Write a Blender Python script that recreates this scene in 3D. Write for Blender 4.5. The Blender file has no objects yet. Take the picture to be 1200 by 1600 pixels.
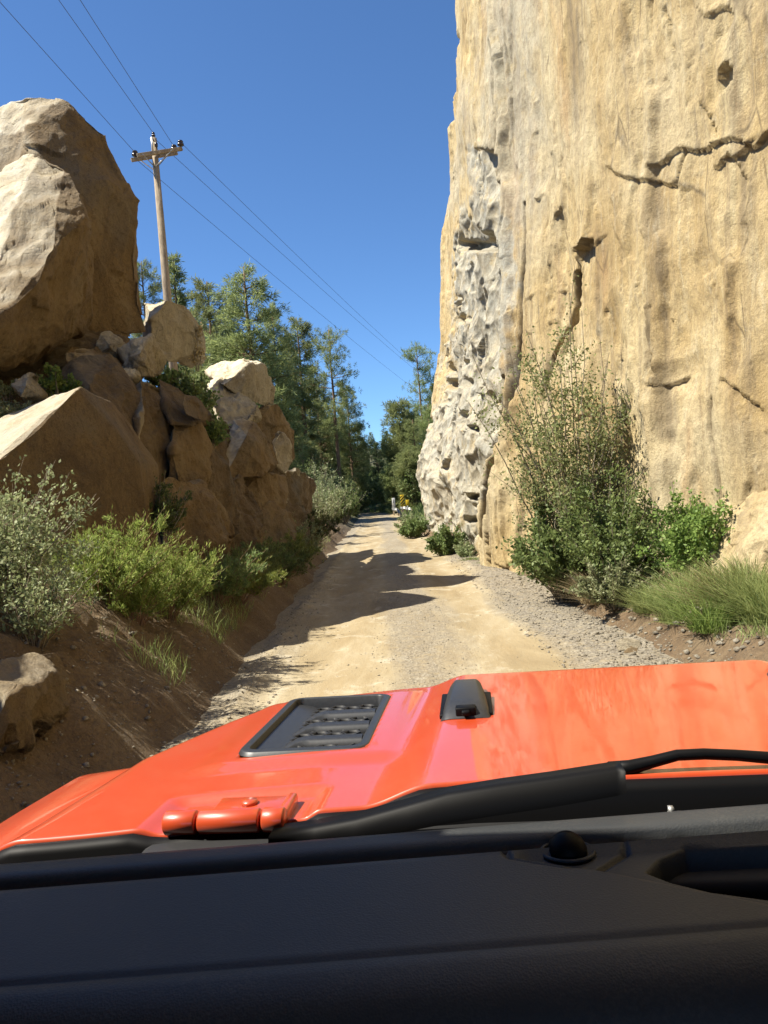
import bpy, bmesh, math, random
import numpy as np
from mathutils import Vector, Matrix
SC = bpy.context.scene
COL = SC.collection
CAMZ = 1.6

# ------------------------------------------------------------------ camera
TH = math.radians(4.5); PITCH = math.radians(1.22); YAW = math.radians(0.29)
fw = np.array([math.sin(YAW)*math.cos(PITCH), math.cos(YAW)*math.cos(PITCH), -math.sin(PITCH)])
r0 = np.array([math.cos(YAW), -math.sin(YAW), 0.0])
u0 = np.cross(r0, fw)
rt = r0*math.cos(TH) - u0*math.sin(TH)
up = u0*math.cos(TH) + r0*math.sin(TH)
EYE = np.array([0.0, 0.0, CAMZ])
def ray(px, py):
    return fw + rt*((px-600)/1200.0) + up*((800-py)/1200.0)
def at(px, py, Y):            # point of the scene seen at that place, at distance Y along the road
    d = ray(px, py); return EYE + d*(Y/d[1])
def proj(P):
    d = np.asarray(P, float) - EYE
    f = d@fw; f = np.where(f < 0.05, 0.05, f)
    return 600+1200*(d@rt)/f, 800-1200*(d@up)/f
cam = bpy.data.cameras.new("camera"); cam.sensor_fit = 'HORIZONTAL'; cam.sensor_width = 36; cam.lens = 36
cam.clip_start = 0.02; cam.clip_end = 3000
co = bpy.data.objects.new("camera", cam); COL.objects.link(co)
M = Matrix(((rt[0], up[0], -fw[0], 0), (rt[1], up[1], -fw[1], 0), (rt[2], up[2], -fw[2], CAMZ), (0, 0, 0, 1)))
co.matrix_world = M; SC.camera = co

# ------------------------------------------------------------------ noise
_rng = np.random.RandomState(7)
_perm = _rng.permutation(4096)
_grad = _rng.normal(size=(4096, 3)); _grad /= np.linalg.norm(_grad, axis=1)[:, None]
_rnd = _rng.rand(4096, 8)
def _h(i, j, k):
    return _perm[(_perm[(_perm[i & 4095] + j) & 4095] + k) & 4095]
def perlin(P):
    P = np.asarray(P, float); i0 = np.floor(P).astype(np.int64); f = P-i0
    w = f*f*f*(f*(f*6-15)+10); out = np.zeros(len(P))
    for dx in (0, 1):
        for dy in (0, 1):
            for dz in (0, 1):
                g = _grad[_h(i0[:, 0]+dx, i0[:, 1]+dy, i0[:, 2]+dz)]
                d = f - np.array([dx, dy, dz])
                ww = (w[:, 0] if dx else 1-w[:, 0])*(w[:, 1] if dy else 1-w[:, 1])*(w[:, 2] if dz else 1-w[:, 2])
                out += ww*(g*d).sum(1)
    return out*1.5
def fbm(P, o=4, lac=2.1, gain=.5):
    P = np.asarray(P, float); a = 1.0; s = np.zeros(len(P))
    for _ in range(o):
        s += a*perlin(P); P = P*lac+17.3; a *= gain
    return s
def facets(P, slope=.8):      # blocky broken rock: every cell is a tilted plane
    P = np.asarray(P, float); i0 = np.floor(P).astype(np.int64)
    best = np.full(len(P), 1e9); second = np.full(len(P), 1e9); val = np.zeros(len(P))
    for dx in (-1, 0, 1):
        for dy in (-1, 0, 1):
            for dz in (-1, 0, 1):
                h = _h(i0[:, 0]+dx, i0[:, 1]+dy, i0[:, 2]+dz); r = _rnd[h]
                c = i0 + np.array([dx, dy, dz]) + r[:, :3]
                d = P-c; dd = (d*d).sum(1)
                v = (r[:, 3]-.5)*1.2 + ((r[:, 4:7]-.5)*2*slope*d).sum(1)
                m = dd < best
                second = np.where(m, best, np.minimum(second, dd))
                val = np.where(m, v, val); best = np.where(m, dd, best)
    return val, np.sqrt(second)-np.sqrt(best)
def chips(P, slope=.9, K=.7, sgn=1):      # fractured rock: hollow chips that meet in sharp continuous edges
    P = np.asarray(P, float); i0 = np.floor(P).astype(np.int64); best = np.full(len(P), 1e9)
    for dx in (-1, 0, 1):
        for dy in (-1, 0, 1):
            for dz in (-1, 0, 1):
                r = _rnd[_h(i0[:, 0]+dx, i0[:, 1]+dy, i0[:, 2]+dz)]
                d = P-(i0+np.array([dx, dy, dz])+r[:, :3])
                best = np.minimum(best, (r[:, 3]-.5)*.6+((r[:, 4:7]-.5)*2*slope*d).sum(1)+K*(d*d).sum(1))
    return sgn*(best+.05)
def sstep(a, b, x):
    t = np.clip((x-a)/(b-a), 0, 1); return t*t*(3-2*t)
def seg_dist(px, py, line):
    d = np.full(len(px), 1e9)
    for (x0, y0), (x1, y1) in zip(line[:-1], line[1:]):
        vx, vy = x1-x0, y1-y0
        t = np.clip(((px-x0)*vx+(py-y0)*vy)/(vx*vx+vy*vy+1e-9), 0, 1)
        d = np.minimum(d, np.hypot(px-x0-t*vx, py-y0-t*vy))
    return d
def poly_sd(px, py, poly):
    ins = np.zeros(len(px), bool); n = len(poly)
    for i in range(n):
        x0, y0 = poly[i]; x1, y1 = poly[(i+1) % n]
        if y0 == y1: continue
        ins ^= ((y0 > py) != (y1 > py)) & (px < (x1-x0)*(py-y0)/(y1-y0)+x0)
    d = seg_dist(px, py, list(poly)+[poly[0]])
    return np.where(ins, -d, d)

# ------------------------------------------------------------------ objects
def tag(o, label=None, cat=None, group=None, kind=None):
    if label: o['label'] = label
    if cat: o['category'] = cat
    if group: o['group'] = group
    if kind: o['kind'] = kind
    return o
def raw_mesh(name, V, F, smooth=False):
    """F: list of integer arrays, each (n,3) or (n,4)"""
    V = np.asarray(V, np.float32); me = bpy.data.meshes.new(name)
    if not isinstance(F, list) or not isinstance(F[0], np.ndarray): F = [np.asarray(F, np.int32)]
    F = [np.asarray(f, np.int32) for f in F if len(f)]
    loops = np.concatenate([f.ravel() for f in F]); tot = np.concatenate([np.full(len(f), f.shape[1], np.int32) for f in F])
    me.vertices.add(len(V)); me.vertices.foreach_set('co', V.ravel())
    me.loops.add(len(loops)); me.loops.foreach_set('vertex_index', loops)
    me.polygons.add(len(tot)); st = np.concatenate([[0], np.cumsum(tot)[:-1]]).astype(np.int32)
    me.polygons.foreach_set('loop_start', st)
    me.update(calc_edges=True); me.validate()
    if smooth: me.polygons.foreach_set('use_smooth', np.ones(len(me.polygons), bool))
    return me
def link(name, me, mat, parent=None, loc=None):
    o = bpy.data.objects.new(name, me); COL.objects.link(o)
    if mat is not None: me.materials.append(mat)
    if parent is not None: o.parent = parent
    if loc is not None: o.location = loc
    return o
def mesh_obj(name, V, F, mat, parent=None, smooth=False, loc=None):
    return link(name, raw_mesh(name, V, F, smooth), mat, parent, loc)
def empty(name, loc=(0, 0, 0), rz=0):
    o = bpy.data.objects.new(name, None); COL.objects.link(o); o.location = loc; o.rotation_euler = (0, 0, rz); return o
class MB:                     # collects pieces of ONE mesh
    def __init__(s): s.V = []; s.Q = []; s.T = []; s.n = 0
    def add(s, V, Q=None, T=None):
        V = np.asarray(V, float).reshape(-1, 3)
        if Q is not None and len(Q): s.Q.append(np.asarray(Q, int).reshape(-1, 4)+s.n)
        if T is not None and len(T): s.T.append(np.asarray(T, int).reshape(-1, 3)+s.n)
        s.V.append(V); s.n += len(V)
    def box(s, c, d, R=None):
        h = np.array(d)/2.0
        v = np.array([[x, y, z] for x in (-1, 1) for y in (-1, 1) for z in (-1, 1)])*h
        if R is not None: v = v@np.array(R).T
        s.add(v+np.array(c), [[0, 1, 3, 2], [4, 6, 7, 5], [0, 4, 5, 1], [2, 3, 7, 6], [0, 2, 6, 4], [1, 5, 7, 3]])
    def bar(s, a, b, w, h):
        a, b = np.array(a, float), np.array(b, float); d = b-a; L = np.linalg.norm(d); d /= L
        u = np.array([0, 0, 1.0]) if abs(d[2]) < .9 else np.array([1.0, 0, 0])
        x = np.cross(d, u); x /= np.linalg.norm(x); y = np.cross(x, d)
        s.box((a+b)/2, (w, L, h), np.stack([x, d, y], 1))
    def tube(s, P, R, n=6, cap=True):
        P = np.asarray(P, float); R = np.broadcast_to(np.asarray(R, float), (len(P),))
        T = np.gradient(P, axis=0); T /= np.linalg.norm(T, axis=1)[:, None]+1e-9
        ref = np.array([0, 0, 1.0]) if abs(T[:, 2]).mean() < .8 else np.array([1.0, 0, 0])
        A = np.cross(T, ref); A /= np.linalg.norm(A, axis=1)[:, None]+1e-9; B = np.cross(T, A)
        a = np.arange(n)*2*np.pi/n
        V = P[:, None]+R[:, None, None]*(np.cos(a)[None, :, None]*A[:, None]+np.sin(a)[None, :, None]*B[:, None])
        m = len(P); i = np.arange(m-1)[:, None]*n; j = np.arange(n)[None]; k = (j+1) % n
        Q = np.stack([i+j, i+k, i+n+k, i+n+j], -1).reshape(-1, 4)
        V = V.reshape(-1, 3); Tt = []
        if cap:
            V = np.vstack([V, P[:1], P[-1:]]); b = m*n
            for q in range(n):
                Tt.append([b, (q+1) % n, q]); Tt.append([b+1, (m-1)*n+q, (m-1)*n+(q+1) % n])
        s.add(V, Q, Tt)
    def lathe(s, c, prof, n=16, axis=(0, 0, 1)):
        ax = np.array(axis, float); ax /= np.linalg.norm(ax)
        s.tube([np.array(c)+ax*z for z, r in prof], [max(r, 1e-4) for z, r in prof], n)
    def build(s, name, mat, parent=None, smooth=False, loc=None):
        F = []
        if s.Q: F.append(np.vstack(s.Q))
        if s.T: F.append(np.vstack(s.T))
        return mesh_obj(name, np.vstack(s.V), F, mat, parent, smooth, loc)
def copy_tree(o, parent=None):
    c = o.copy(); COL.objects.link(c); c.parent = parent
    for ch in list(o.children): copy_tree(ch, c)
    return c
def bevel(o, w, seg=2):
    m = o.modifiers.new('bevel', 'BEVEL'); m.width = w; m.segments = seg; m.limit_method = 'ANGLE'; m.angle_limit = math.radians(35)
    o.data.polygons.foreach_set('use_smooth', np.ones(len(o.data.polygons), bool))
    return o

# ------------------------------------------------------------------ materials
class NT:
    def __init__(s, name):
        s.m = bpy.data.materials.new(name); s.m.use_nodes = True; s.t = s.m.node_tree
        s.b = s.t.nodes['Principled BSDF']; s.out = s.t.nodes['Material Output']
    def n(s, t, **k):
        x = s.t.nodes.new(t)
        for a, v in k.items(): setattr(x, a, v)
        return x
    def l(s, a, b): s.t.links.new(a, b)
    def pos(s, scale=(1, 1, 1), obj=False):
        g = s.n('ShaderNodeTexCoord').outputs['Object'] if obj else s.n('ShaderNodeNewGeometry').outputs['Position']
        mp = s.n('ShaderNodeMapping'); mp.inputs['Scale'].default_value = scale; s.l(g, mp.inputs['Vector']); return mp.outputs[0]
    def noise(s, vec, scale, detail=4, rough=.55, dist=0):
        x = s.n('ShaderNodeTexNoise'); x.inputs['Scale'].default_value = scale; x.inputs['Detail'].default_value = detail
        x.inputs['Roughness'].default_value = rough; x.inputs['Distortion'].default_value = dist; s.l(vec, x.inputs['Vector']); return x.outputs['Fac']
    def vor(s, vec, scale, feat='F1'):
        x = s.n('ShaderNodeTexVoronoi', feature=feat); x.inputs['Scale'].default_value = scale; s.l(vec, x.inputs['Vector']); return x
    def ramp(s, f, stops):
        x = s.n('ShaderNodeValToRGB'); e = x.color_ramp.elements
        while len(e) < len(stops): e.new(.5)
        for q, (p, c) in zip(e, stops): q.position = p; q.color = (*c, 1) if len(c) == 3 else c
        s.l(f, x.inputs[0]); return x.outputs[0]
    def mix(s, f, a, b, mode='MIX'):
        x = s.n('ShaderNodeMix', data_type='RGBA', blend_type=mode)
        if isinstance(f, (int, float)): x.inputs[0].default_value = f
        else: s.l(f, x.inputs[0])
        for i, v in ((6, a), (7, b)):
            if isinstance(v, tuple): x.inputs[i].default_value = (*v, 1)
            else: s.l(v, x.inputs[i])
        return x.outputs[2]
    def math(s, op, a, b=0.0):
        x = s.n('ShaderNodeMath', operation=op)
        for i, v in ((0, a), (1, b)):
            if isinstance(v, (int, float)): x.inputs[i].default_value = v
            else: s.l(v, x.inputs[i])
        return x.outputs[0]
    def rng(s, f, a, b, c=0.0, d=1.0):
        x = s.n('ShaderNodeMapRange'); x.inputs[1].default_value = a; x.inputs[2].default_value = b
        x.inputs[3].default_value = c; x.inputs[4].default_value = d; s.l(f, x.inputs[0]); return x.outputs[0]
    def attr(s, name): x = s.n('ShaderNodeAttribute'); x.attribute_name = name; return x.outputs['Fac']
    def bump(s, h, strength=.5, dist=.02, prev=None):
        x = s.n('ShaderNodeBump'); x.inputs['Strength'].default_value = strength; x.inputs['Distance'].default_value = dist
        s.l(h, x.inputs['Height'])
        if prev is not None: s.l(prev, x.inputs['Normal'])
        s.l(x.outputs[0], s.b.inputs['Normal']); return x.outputs[0]
    def col(s, c):
        if isinstance(c, tuple): s.b.inputs['Base Color'].default_value = (*c, 1)
        else: s.l(c, s.b.inputs['Base Color'])
    def set(s, **k):
        for a, v in k.items(): s.b.inputs[a.replace('_', ' ')].default_value = v
        return s
def plain(name, c, rough=.6, var=.15, nscale=30, **k):
    t = NT(name); f = t.noise(t.pos(obj=True), nscale, 4)
    a = tuple(max(0, x*(1-var)) for x in c); b = tuple(x*(1+var) for x in c)
    t.col(t.ramp(f, [(.3, a), (.7, b)])); t.set(Roughness=rough)
    for q, v in k.items(): t.set(**{q.replace('_', ' '): v})
    t.bump(f, .15, .0004)
    return t.m

def cliff_mat():
    t = NT('tan_cliff_rock'); p = t.pos()
    big = t.noise(p, .35, 3); mid = t.noise(t.pos((1, 1, .22)), 1.6, 6, .65, .6); fine = t.noise(p, 14, 5, .7)
    tan = t.ramp(mid, [(.26, (.32, .215, .10)), (.41, (.54, .385, .175)), (.55, (.66, .50, .26)), (.72, (.76, .64, .40))])
    streak = t.noise(t.pos((1, 1, .05)), 3.2, 5, .7)
    tan = t.mix(t.rng(streak, .53, .68, 0, .72), tan, (.29, .22, .135))
    tan = t.mix(t.rng(big, .5, .68, 0, .6), tan, (.70, .60, .41))
    st2 = t.noise(t.pos((1, 1, .09)), 9, 5, .75)
    tan = t.mix(t.rng(st2, .56, .70, 0, .5), tan, (.78, .69, .50))
    tan = t.mix(t.rng(st2, .44, .32, 0, .55), tan, (.36, .25, .13))
    ck = t.vor(t.mix(.12, t.pos((1, 1, .22)), t.n('ShaderNodeTexNoise').outputs['Color']), 1.25, 'DISTANCE_TO_EDGE').outputs['Distance']
    tan = t.mix(t.math('MULTIPLY', t.rng(ck, .0, .012, .7, 0), t.rng(t.noise(p, .9, 2), .5, .6)), tan, (.10, .07, .04))
    org = t.noise(t.pos((1, 1, .3)), .9, 4, .6)
    tan = t.mix(t.rng(org, .60, .74, 0, .6), tan, (.55, .30, .11))
    gn = t.noise(p, 2.6, 5, .65)
    grey = t.ramp(gn, [(.30, (.28, .285, .27)), (.44, (.46, .455, .41)), (.56, (.58, .55, .47)), (.65, (.62, .51, .33)), (.78, (.52, .38, .2))])
    gcr = t.vor(t.pos((1, .6, 1)), 2.2, 'DISTANCE_TO_EDGE').outputs['Distance']
    grey = t.mix(t.rng(gcr, .0, .05, .45, 0), grey, (.25, .24, .22))
    c = t.mix(t.attr('grey'), tan, grey)
    c = t.mix(t.math('MULTIPLY', t.attr('stain_shade'), t.rng(streak, .3, .6, .35, 1)), c, (.16, .125, .085))  # water streaks and one painted shadow line
    c = t.mix(t.attr('crack_shade'), c, (.045, .03, .02))  # shade inside cracks and along ledges, painted as dark colour
    c = t.mix(t.rng(fine, .3, .55, .5, 0), c, (.22, .16, .09), 'MIX')
    pit = t.vor(t.pos((1, 1, .7)), 7.5).outputs['Distance']; pm = t.rng(t.noise(p, 1.1, 4, .7), .46, .62)
    pitm = t.math('MULTIPLY', t.rng(pit, .16, .06, 0, .55), pm)
    c = t.mix(pitm, c, (.12, .08, .04))
    pat = t.noise(t.pos((1, 1, .5)), 3.4, 7, .8, .4)
    c = t.mix(t.rng(pat, .56, .72, 0, .45), c, (.80, .72, .54)); c = t.mix(t.rng(pat, .42, .28, 0, .45), c, (.34, .24, .13))
    vs = t.noise(t.pos((1, 1, .035)), 5.5, 4, .8); c = t.mix(t.math('MULTIPLY', t.rng(vs, .60, .68, 0, .6), t.rng(t.noise(p, .55, 3), .45, .6)), c, (.20, .16, .11))
    sp = t.noise(p, 45, 3, .8)
    c = t.mix(t.rng(sp, .32, .46, .35, 0), c, (.16, .11, .06))
    t.col(t.mix(1.0, c, (.735, .735, .70), 'MULTIPLY')); t.set(Roughness=.9)
    b = t.bump(t.noise(t.pos((1, 1, .35)), 5, 9, .75), .8, .07)
    b = t.bump(t.noise(p, 28, 5, .75), .8, .025, b)
    b = t.bump(t.math('SUBTRACT', 1.0, t.math('MULTIPLY', t.rng(pit, .22, .05), pm)), .4, .03, b)
    return t.m
def rock_mat(name, dark, midc, pale, greyc):
    t = NT(name); p = t.pos()
    oi = t.n('ShaderNodeObjectInfo').outputs['Random']
    mid = t.noise(t.pos((1, 1, .5)), 1.5, 6, .65, .8); fine = t.noise(p, 16, 5, .75); big = t.noise(p, .8, 3)
    c = t.ramp(mid, [(.28, dark), (.5, midc), (.75, pale)])
    c = t.mix(t.math('MULTIPLY', t.rng(big, .5, .68, 0, .8), t.rng(oi, 0, 1, .4, 1)), c, greyc)
    st = t.noise(t.pos((1, 1, .08)), 4, 4, .7)
    c = t.mix(t.rng(st, .55, .75, 0, .45), c, dark)
    c = t.mix(t.rng(fine, .3, .5, .6, 0), c, tuple(x*.45 for x in dark))
    g2 = t.noise(p, 70, 3, .85); c = t.mix(t.rng(g2, .34, .48, .45, 0), c, tuple(x*.4 for x in dark)); c = t.mix(t.rng(g2, .54, .68, 0, .4), c, pale)
    lich = t.vor(t.mix(.08, p, t.n('ShaderNodeTexNoise').outputs['Color']), 5.5).outputs['Distance']; c = t.mix(t.math('MULTIPLY', t.rng(lich, .26, .16, 0, .5), t.rng(t.noise(p, 1.9, 3), .5, .62)), c, tuple(x*.7 for x in greyc))
    c = t.mix(1.0, c, (.56, .55, .53), 'MULTIPLY')
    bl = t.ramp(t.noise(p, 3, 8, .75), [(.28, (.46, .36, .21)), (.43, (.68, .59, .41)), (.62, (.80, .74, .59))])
    t.col(t.mix(t.attr('lit_crust'), c, bl)); t.set(Roughness=.9)  # cream crust tone that also paints in the sunlit faces
    b = t.bump(t.noise(p, 4.5, 9, .74), 1.0, .10); b = t.bump(t.math('MULTIPLY', t.rng(t.vor(p, 3.1, 'DISTANCE_TO_EDGE').outputs['Distance'], 0, .06), t.rng(t.noise(p, 1.3, 3), .45, .6)), .35, .04, b); t.bump(t.noise(p, 34, 4, .7), .5, .012, b)
    return t.m
def soil_mat():
    t = NT('red_brown_soil'); p = t.pos()
    a = t.noise(p, 1.2, 6, .65); b = t.noise(p, 22, 5, .75); v = t.vor(p, 26).outputs['Distance']
    c = t.ramp(a, [(.3, (.15, .095, .05)), (.5, (.24, .16, .085)), (.72, (.33, .25, .15))])
    c = t.mix(t.rng(b, .35, .6, .6, 0), c, (.09, .06, .035))
    sep = t.n('ShaderNodeSeparateXYZ'); t.l(t.pos(), sep.inputs[0])
    far = t.math('MULTIPLY', t.rng(sep.outputs[1], 34, 50), .85)
    c = t.mix(far, c, (.075, .085, .035))
    t.col(t.mix(1.0, c, (.7, .7, .7), 'MULTIPLY')); t.set(Roughness=.95)
    n = t.bump(b, .9, .05); t.bump(v, .5, .015, n)
    return t.m
def road_mat():
    t = NT('dirt_road_surface'); p = t.pos()
    sep = t.n('ShaderNodeSeparateXYZ'); t.l(p, sep.inputs[0]); x = sep.outputs[0]
    wob = t.noise(t.pos((1, .12, 1)), 1.3, 4, .6)
    xw = t.math('ADD', x, t.math('MULTIPLY', t.math('SUBTRACT', wob, .5), 1.5))
    a = t.noise(t.pos((1, .3, 1)), 1.7, 6, .62, .5); f = t.noise(p, 60, 4, .8); g = t.vor(p, 42)
    dirt = t.ramp(a, [(.3, (.33, .25, .135)), (.45, (.45, .355, .205)), (.6, (.54, .45, .29)), (.72, (.66, .58, .42))])
    patch = t.noise(t.pos((1, .8, 1)), 2.6, 5, .7, .7)
    dirt = t.mix(t.rng(patch, .56, .64, 0, .65), dirt, (.70, .63, .48))
    def band(c0, w0): return t.rng(t.math('ABSOLUTE', t.math('SUBTRACT', xw, c0)), w0, w0*.3, 0, .6)
    trk = t.math('MULTIPLY', t.math('MAXIMUM', band(-.55, .45), band(1.05, .40)), t.rng(t.noise(t.pos((1, .25, 1)), 4, 5, .7), .35, .6))
    dirt = t.mix(trk, dirt, (.40, .295, .15))
    grav = t.ramp(g.outputs['Color'], [(.1, (.22, .195, .155)), (.5, (.34, .30, .235)), (.9, (.48, .43, .34))])
    grav = t.mix(t.rng(g.outputs['Distance'], .35, .75, 0, .55), grav, (.2, .16, .11))
    mid = t.math('MULTIPLY', t.rng(xw, -.12, .15), t.rng(xw, .75, .5))
    sh = t.rng(xw, 1.45, 1.75); ls = t.rng(xw, -1.05, -1.35)
    m = t.math('MAXIMUM', t.math('MAXIMUM', t.math('MULTIPLY', mid, .75), sh), t.math('MULTIPLY', ls, .8))
    m = t.math('MULTIPLY', m, t.rng(t.noise(p, 9, 4, .7), .3, .52, .25, 1))
    c = t.mix(m, dirt, grav)
    c = t.mix(t.rng(f, .3, .5, .35, 0), c, (.24, .17, .09))
    t.col(t.mix(1.0, c, (.62, .62, .62), 'MULTIPLY')); t.set(Roughness=.95)
    n = t.bump(t.noise(t.pos((1, .35, 1)), 7, 6, .7), .5, .035)
    n = t.bump(f, .4, .01, n)
    t.bump(t.math('MULTIPLY', g.outputs['Distance'], m), .6, .015, n)
    return t.m
def leaf_mat(name, dark, light, tr=.3, rough=.55):
    t = NT(name)
    r = t.n('ShaderNodeNewGeometry').outputs['Random Per Island']; oi = t.n('ShaderNodeObjectInfo').outputs['Random']
    c = t.ramp(r, [(0, dark), (.6, tuple((a+b)/2 for a, b in zip(dark, light))), (1, light)])
    hs = t.n('ShaderNodeHueSaturation'); t.l(c, hs.inputs['Color']); t.l(t.rng(oi, 0, 1, .8, 1.2), hs.inputs['Value']); t.l(t.rng(oi, 0, 1, .487, .513), hs.inputs['Hue'])
    c = hs.outputs[0]
    t.col(c); t.set(Roughness=rough); t.b.inputs['Specular IOR Level'].default_value = .3
    tl = t.n('ShaderNodeBsdfTranslucent'); t.l(c, tl.inputs['Color'])
    mx = t.n('ShaderNodeMixShader'); mx.inputs[0].default_value = tr
    t.l(t.b.outputs[0], mx.inputs[1]); t.l(tl.outputs[0], mx.inputs[2]); t.l(mx.outputs[0], t.out.inputs['Surface'])
    return t.m
def bark_mat(name, a, b):
    t = NT(name); n = t.noise(t.pos((1, 1, .25), True), 9, 5, .7)
    t.col(t.ramp(n, [(.35, a), (.65, b)])); t.set(Roughness=.95); t.bump(n, .8, .03); return t.m
def paint_mat():
    t = NT('orange_red_car_paint'); p = t.pos(obj=True)
    d = t.noise(p, 5, 6, .7); f = t.noise(p, 160, 3, .8)
    dust = t.math('MULTIPLY', t.rng(d, .42, .75, 0, .16), t.rng(f, .35, .6, .3, 1))
    t.col(t.mix(dust, (.46, .055, .014), (.40, .22, .13)))
    t.set(Roughness=.38, Coat_Weight=.8, Coat_Roughness=.035)
    t.l(t.rng(dust, 0, .16, .02, .12), t.b.inputs['Coat Roughness'])
    return t.m

def dash_mat():
    t = NT('grained_dash_vinyl'); p = t.pos(obj=True)
    g = t.vor(p, 520).outputs['Distance']; d = t.noise(p, 4, 5, .7); f = t.noise(p, 240, 3, .8)
    dust = t.math('MULTIPLY', t.rng(d, .45, .7, 0, .35), t.rng(f, .45, .6))
    t.col(t.mix(dust, (.030, .033, .036), (.12, .115, .10))); t.set(Roughness=.52)
    t.bump(g, .25, .0008); return t.m
MAT = dict(
    cliff=cliff_mat(),
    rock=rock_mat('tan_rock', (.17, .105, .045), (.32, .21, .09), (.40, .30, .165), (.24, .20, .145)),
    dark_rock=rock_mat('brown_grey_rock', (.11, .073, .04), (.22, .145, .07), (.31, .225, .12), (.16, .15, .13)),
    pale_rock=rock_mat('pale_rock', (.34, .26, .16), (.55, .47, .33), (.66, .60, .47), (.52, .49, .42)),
    gravel=rock_mat('grey_tan_gravel', (.40, .33, .24), (.60, .53, .41), (.78, .72, .60), (.58, .55, .49)),
    soil=soil_mat(), road=road_mat(),
    pine=leaf_mat('pine_needles', (0.14, 0.17, 0.065), (0.35, 0.39, 0.155), 0.5),
    pine_far=leaf_mat('far_pine_needles', (0.13, 0.165, 0.065), (0.32, 0.37, 0.15), 0.5),
    fir=leaf_mat('dark_fir_needles', (0.07, 0.1, 0.045), (0.17, 0.22, 0.09), 0.4),
    bark=bark_mat('pine_bark', (.10, .06, .035), (.26, .165, .10)),
    twig=bark_mat('grey_twigs', (.13, .10, .07), (.30, .26, .19)),
    red_twig=bark_mat('reddish_dry_twigs', (.16, .085, .05), (.32, .20, .12)),
    willow=leaf_mat('small_grey_green_leaves', (0.165, 0.205, 0.08), (0.38, 0.42, 0.18), 0.5),
    green=leaf_mat('fresh_green_leaves', (0.11, 0.17, 0.04), (0.28, 0.36, 0.095), 0.45),
    mid=leaf_mat('mid_green_leaves', (0.095, 0.14, 0.045), (0.25, 0.31, 0.105), 0.42),
    dull=leaf_mat('dull_dark_leaves', (0.06, 0.085, 0.028), (0.15, 0.18, 0.06), 0.35),
    sage=leaf_mat('sage_leaves', (0.17, 0.21, 0.09), (0.4, 0.43, 0.23), 0.4),
    feather=leaf_mat('feathery_yellow_green', (0.14, 0.195, 0.04), (0.39, 0.45, 0.125), 0.5),
    grass=leaf_mat('grass_blades', (0.17, 0.235, 0.075), (0.44, 0.5, 0.2), 0.5),
    dry=leaf_mat('dry_grass', (.28, .22, .11), (.55, .46, .27), .3),
    paint=paint_mat(),
    plastic=plain('black_car_plastic', (.022, .023, .025), .42, .2, 200),
    gloss_plastic=plain('glossy_car_plastic', (.03, .03, .03), .18, .1, 200),
    cowl=plain('cowl_plastic', (.008, .008, .009), .65, .2, 200),
    dash=dash_mat(),
    dash_dark=plain('dark_dash_groove', (.006, .006, .007), .8, .1, 200),
    rubber=plain('black_rubber', (.004, .004, .0045), .5, .2, 2000, Specular_IOR_Level=.12),
    wood=bark_mat('weathered_pole_wood', (.20, .15, .10), (.36, .29, .20)),
    metal=plain('galvanised_steel', (.45, .45, .44), .45, .15, 40, Metallic=.7),
    porc=plain('dark_insulator_glaze', (.03, .02, .025), .25, .2, 40),
    wire=plain('dull_wire', (.06, .06, .065), .6, .1, 40),
    white=plain('white_sign_paint', (.75, .75, .72), .5, .08, 20),
    yellow=plain('yellow_sign_sheet', (.80, .55, .03), .45, .06, 20),
    black=plain('black_sign_ink', (.015, .015, .015), .5, .1, 20),
)
t = NT('windscreen_glass'); tb = t.n('ShaderNodeBsdfTransparent'); tb.inputs[0].default_value = (.97, .975, .97, 1)
t.l(tb.outputs[0], t.out.inputs['Surface']); MAT['glass'] = t.m

# ------------------------------------------------------------------ sun and sky
EL = math.radians(53.5); SAZ = math.radians(7)
S = np.array([-math.cos(EL)*math.cos(SAZ), -math.cos(EL)*math.sin(SAZ), math.sin(EL)])
sl = bpy.data.lights.new('sun', 'SUN'); sl.energy = 5.0; sl.angle = math.radians(.5); sl.color = (1, .93, .80)
so = bpy.data.objects.new('sun', sl); COL.objects.link(so); so.rotation_euler = Vector(S).to_track_quat('Z', 'Y').to_euler(); so.location = (-30, -10, 40)
w = bpy.data.worlds.new('World'); SC.world = w; w.use_nodes = True; bg = w.node_tree.nodes['Background']
sk = w.node_tree.nodes.new('ShaderNodeTexSky'); sk.sky_type = 'NISHITA'; sk.sun_disc = False
sk.sun_elevation = EL; sk.sun_rotation = math.atan2(S[0], S[1]) % (2*math.pi); sk.altitude = 2000; sk.air_density = 1.0; sk.dust_density = .3; sk.ozone_density = 2.5
tint = w.node_tree.nodes.new('ShaderNodeMix'); tint.data_type = 'RGBA'; tint.blend_type = 'MULTIPLY'; tint.inputs[0].default_value = 1
tint.inputs[7].default_value = (.66, .90, 1.12, 1)
w.node_tree.links.new(sk.outputs[0], tint.inputs[6]); w.node_tree.links.new(tint.outputs[2], bg.inputs[0]); bg.inputs[1].default_value = .075
SC.view_settings.view_transform = 'Standard'; SC.view_settings.look = 'None'; SC.view_settings.exposure = 1.2; SC.view_settings.gamma = 1
SC.cycles.max_bounces = 8; SC.cycles.diffuse_bounces = 4; SC.cycles.transparent_max_bounces = 12; SC.cycles.use_denoising = True
SC.cycles.caustics_reflective = False; SC.cycles.caustics_refractive = False

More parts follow.
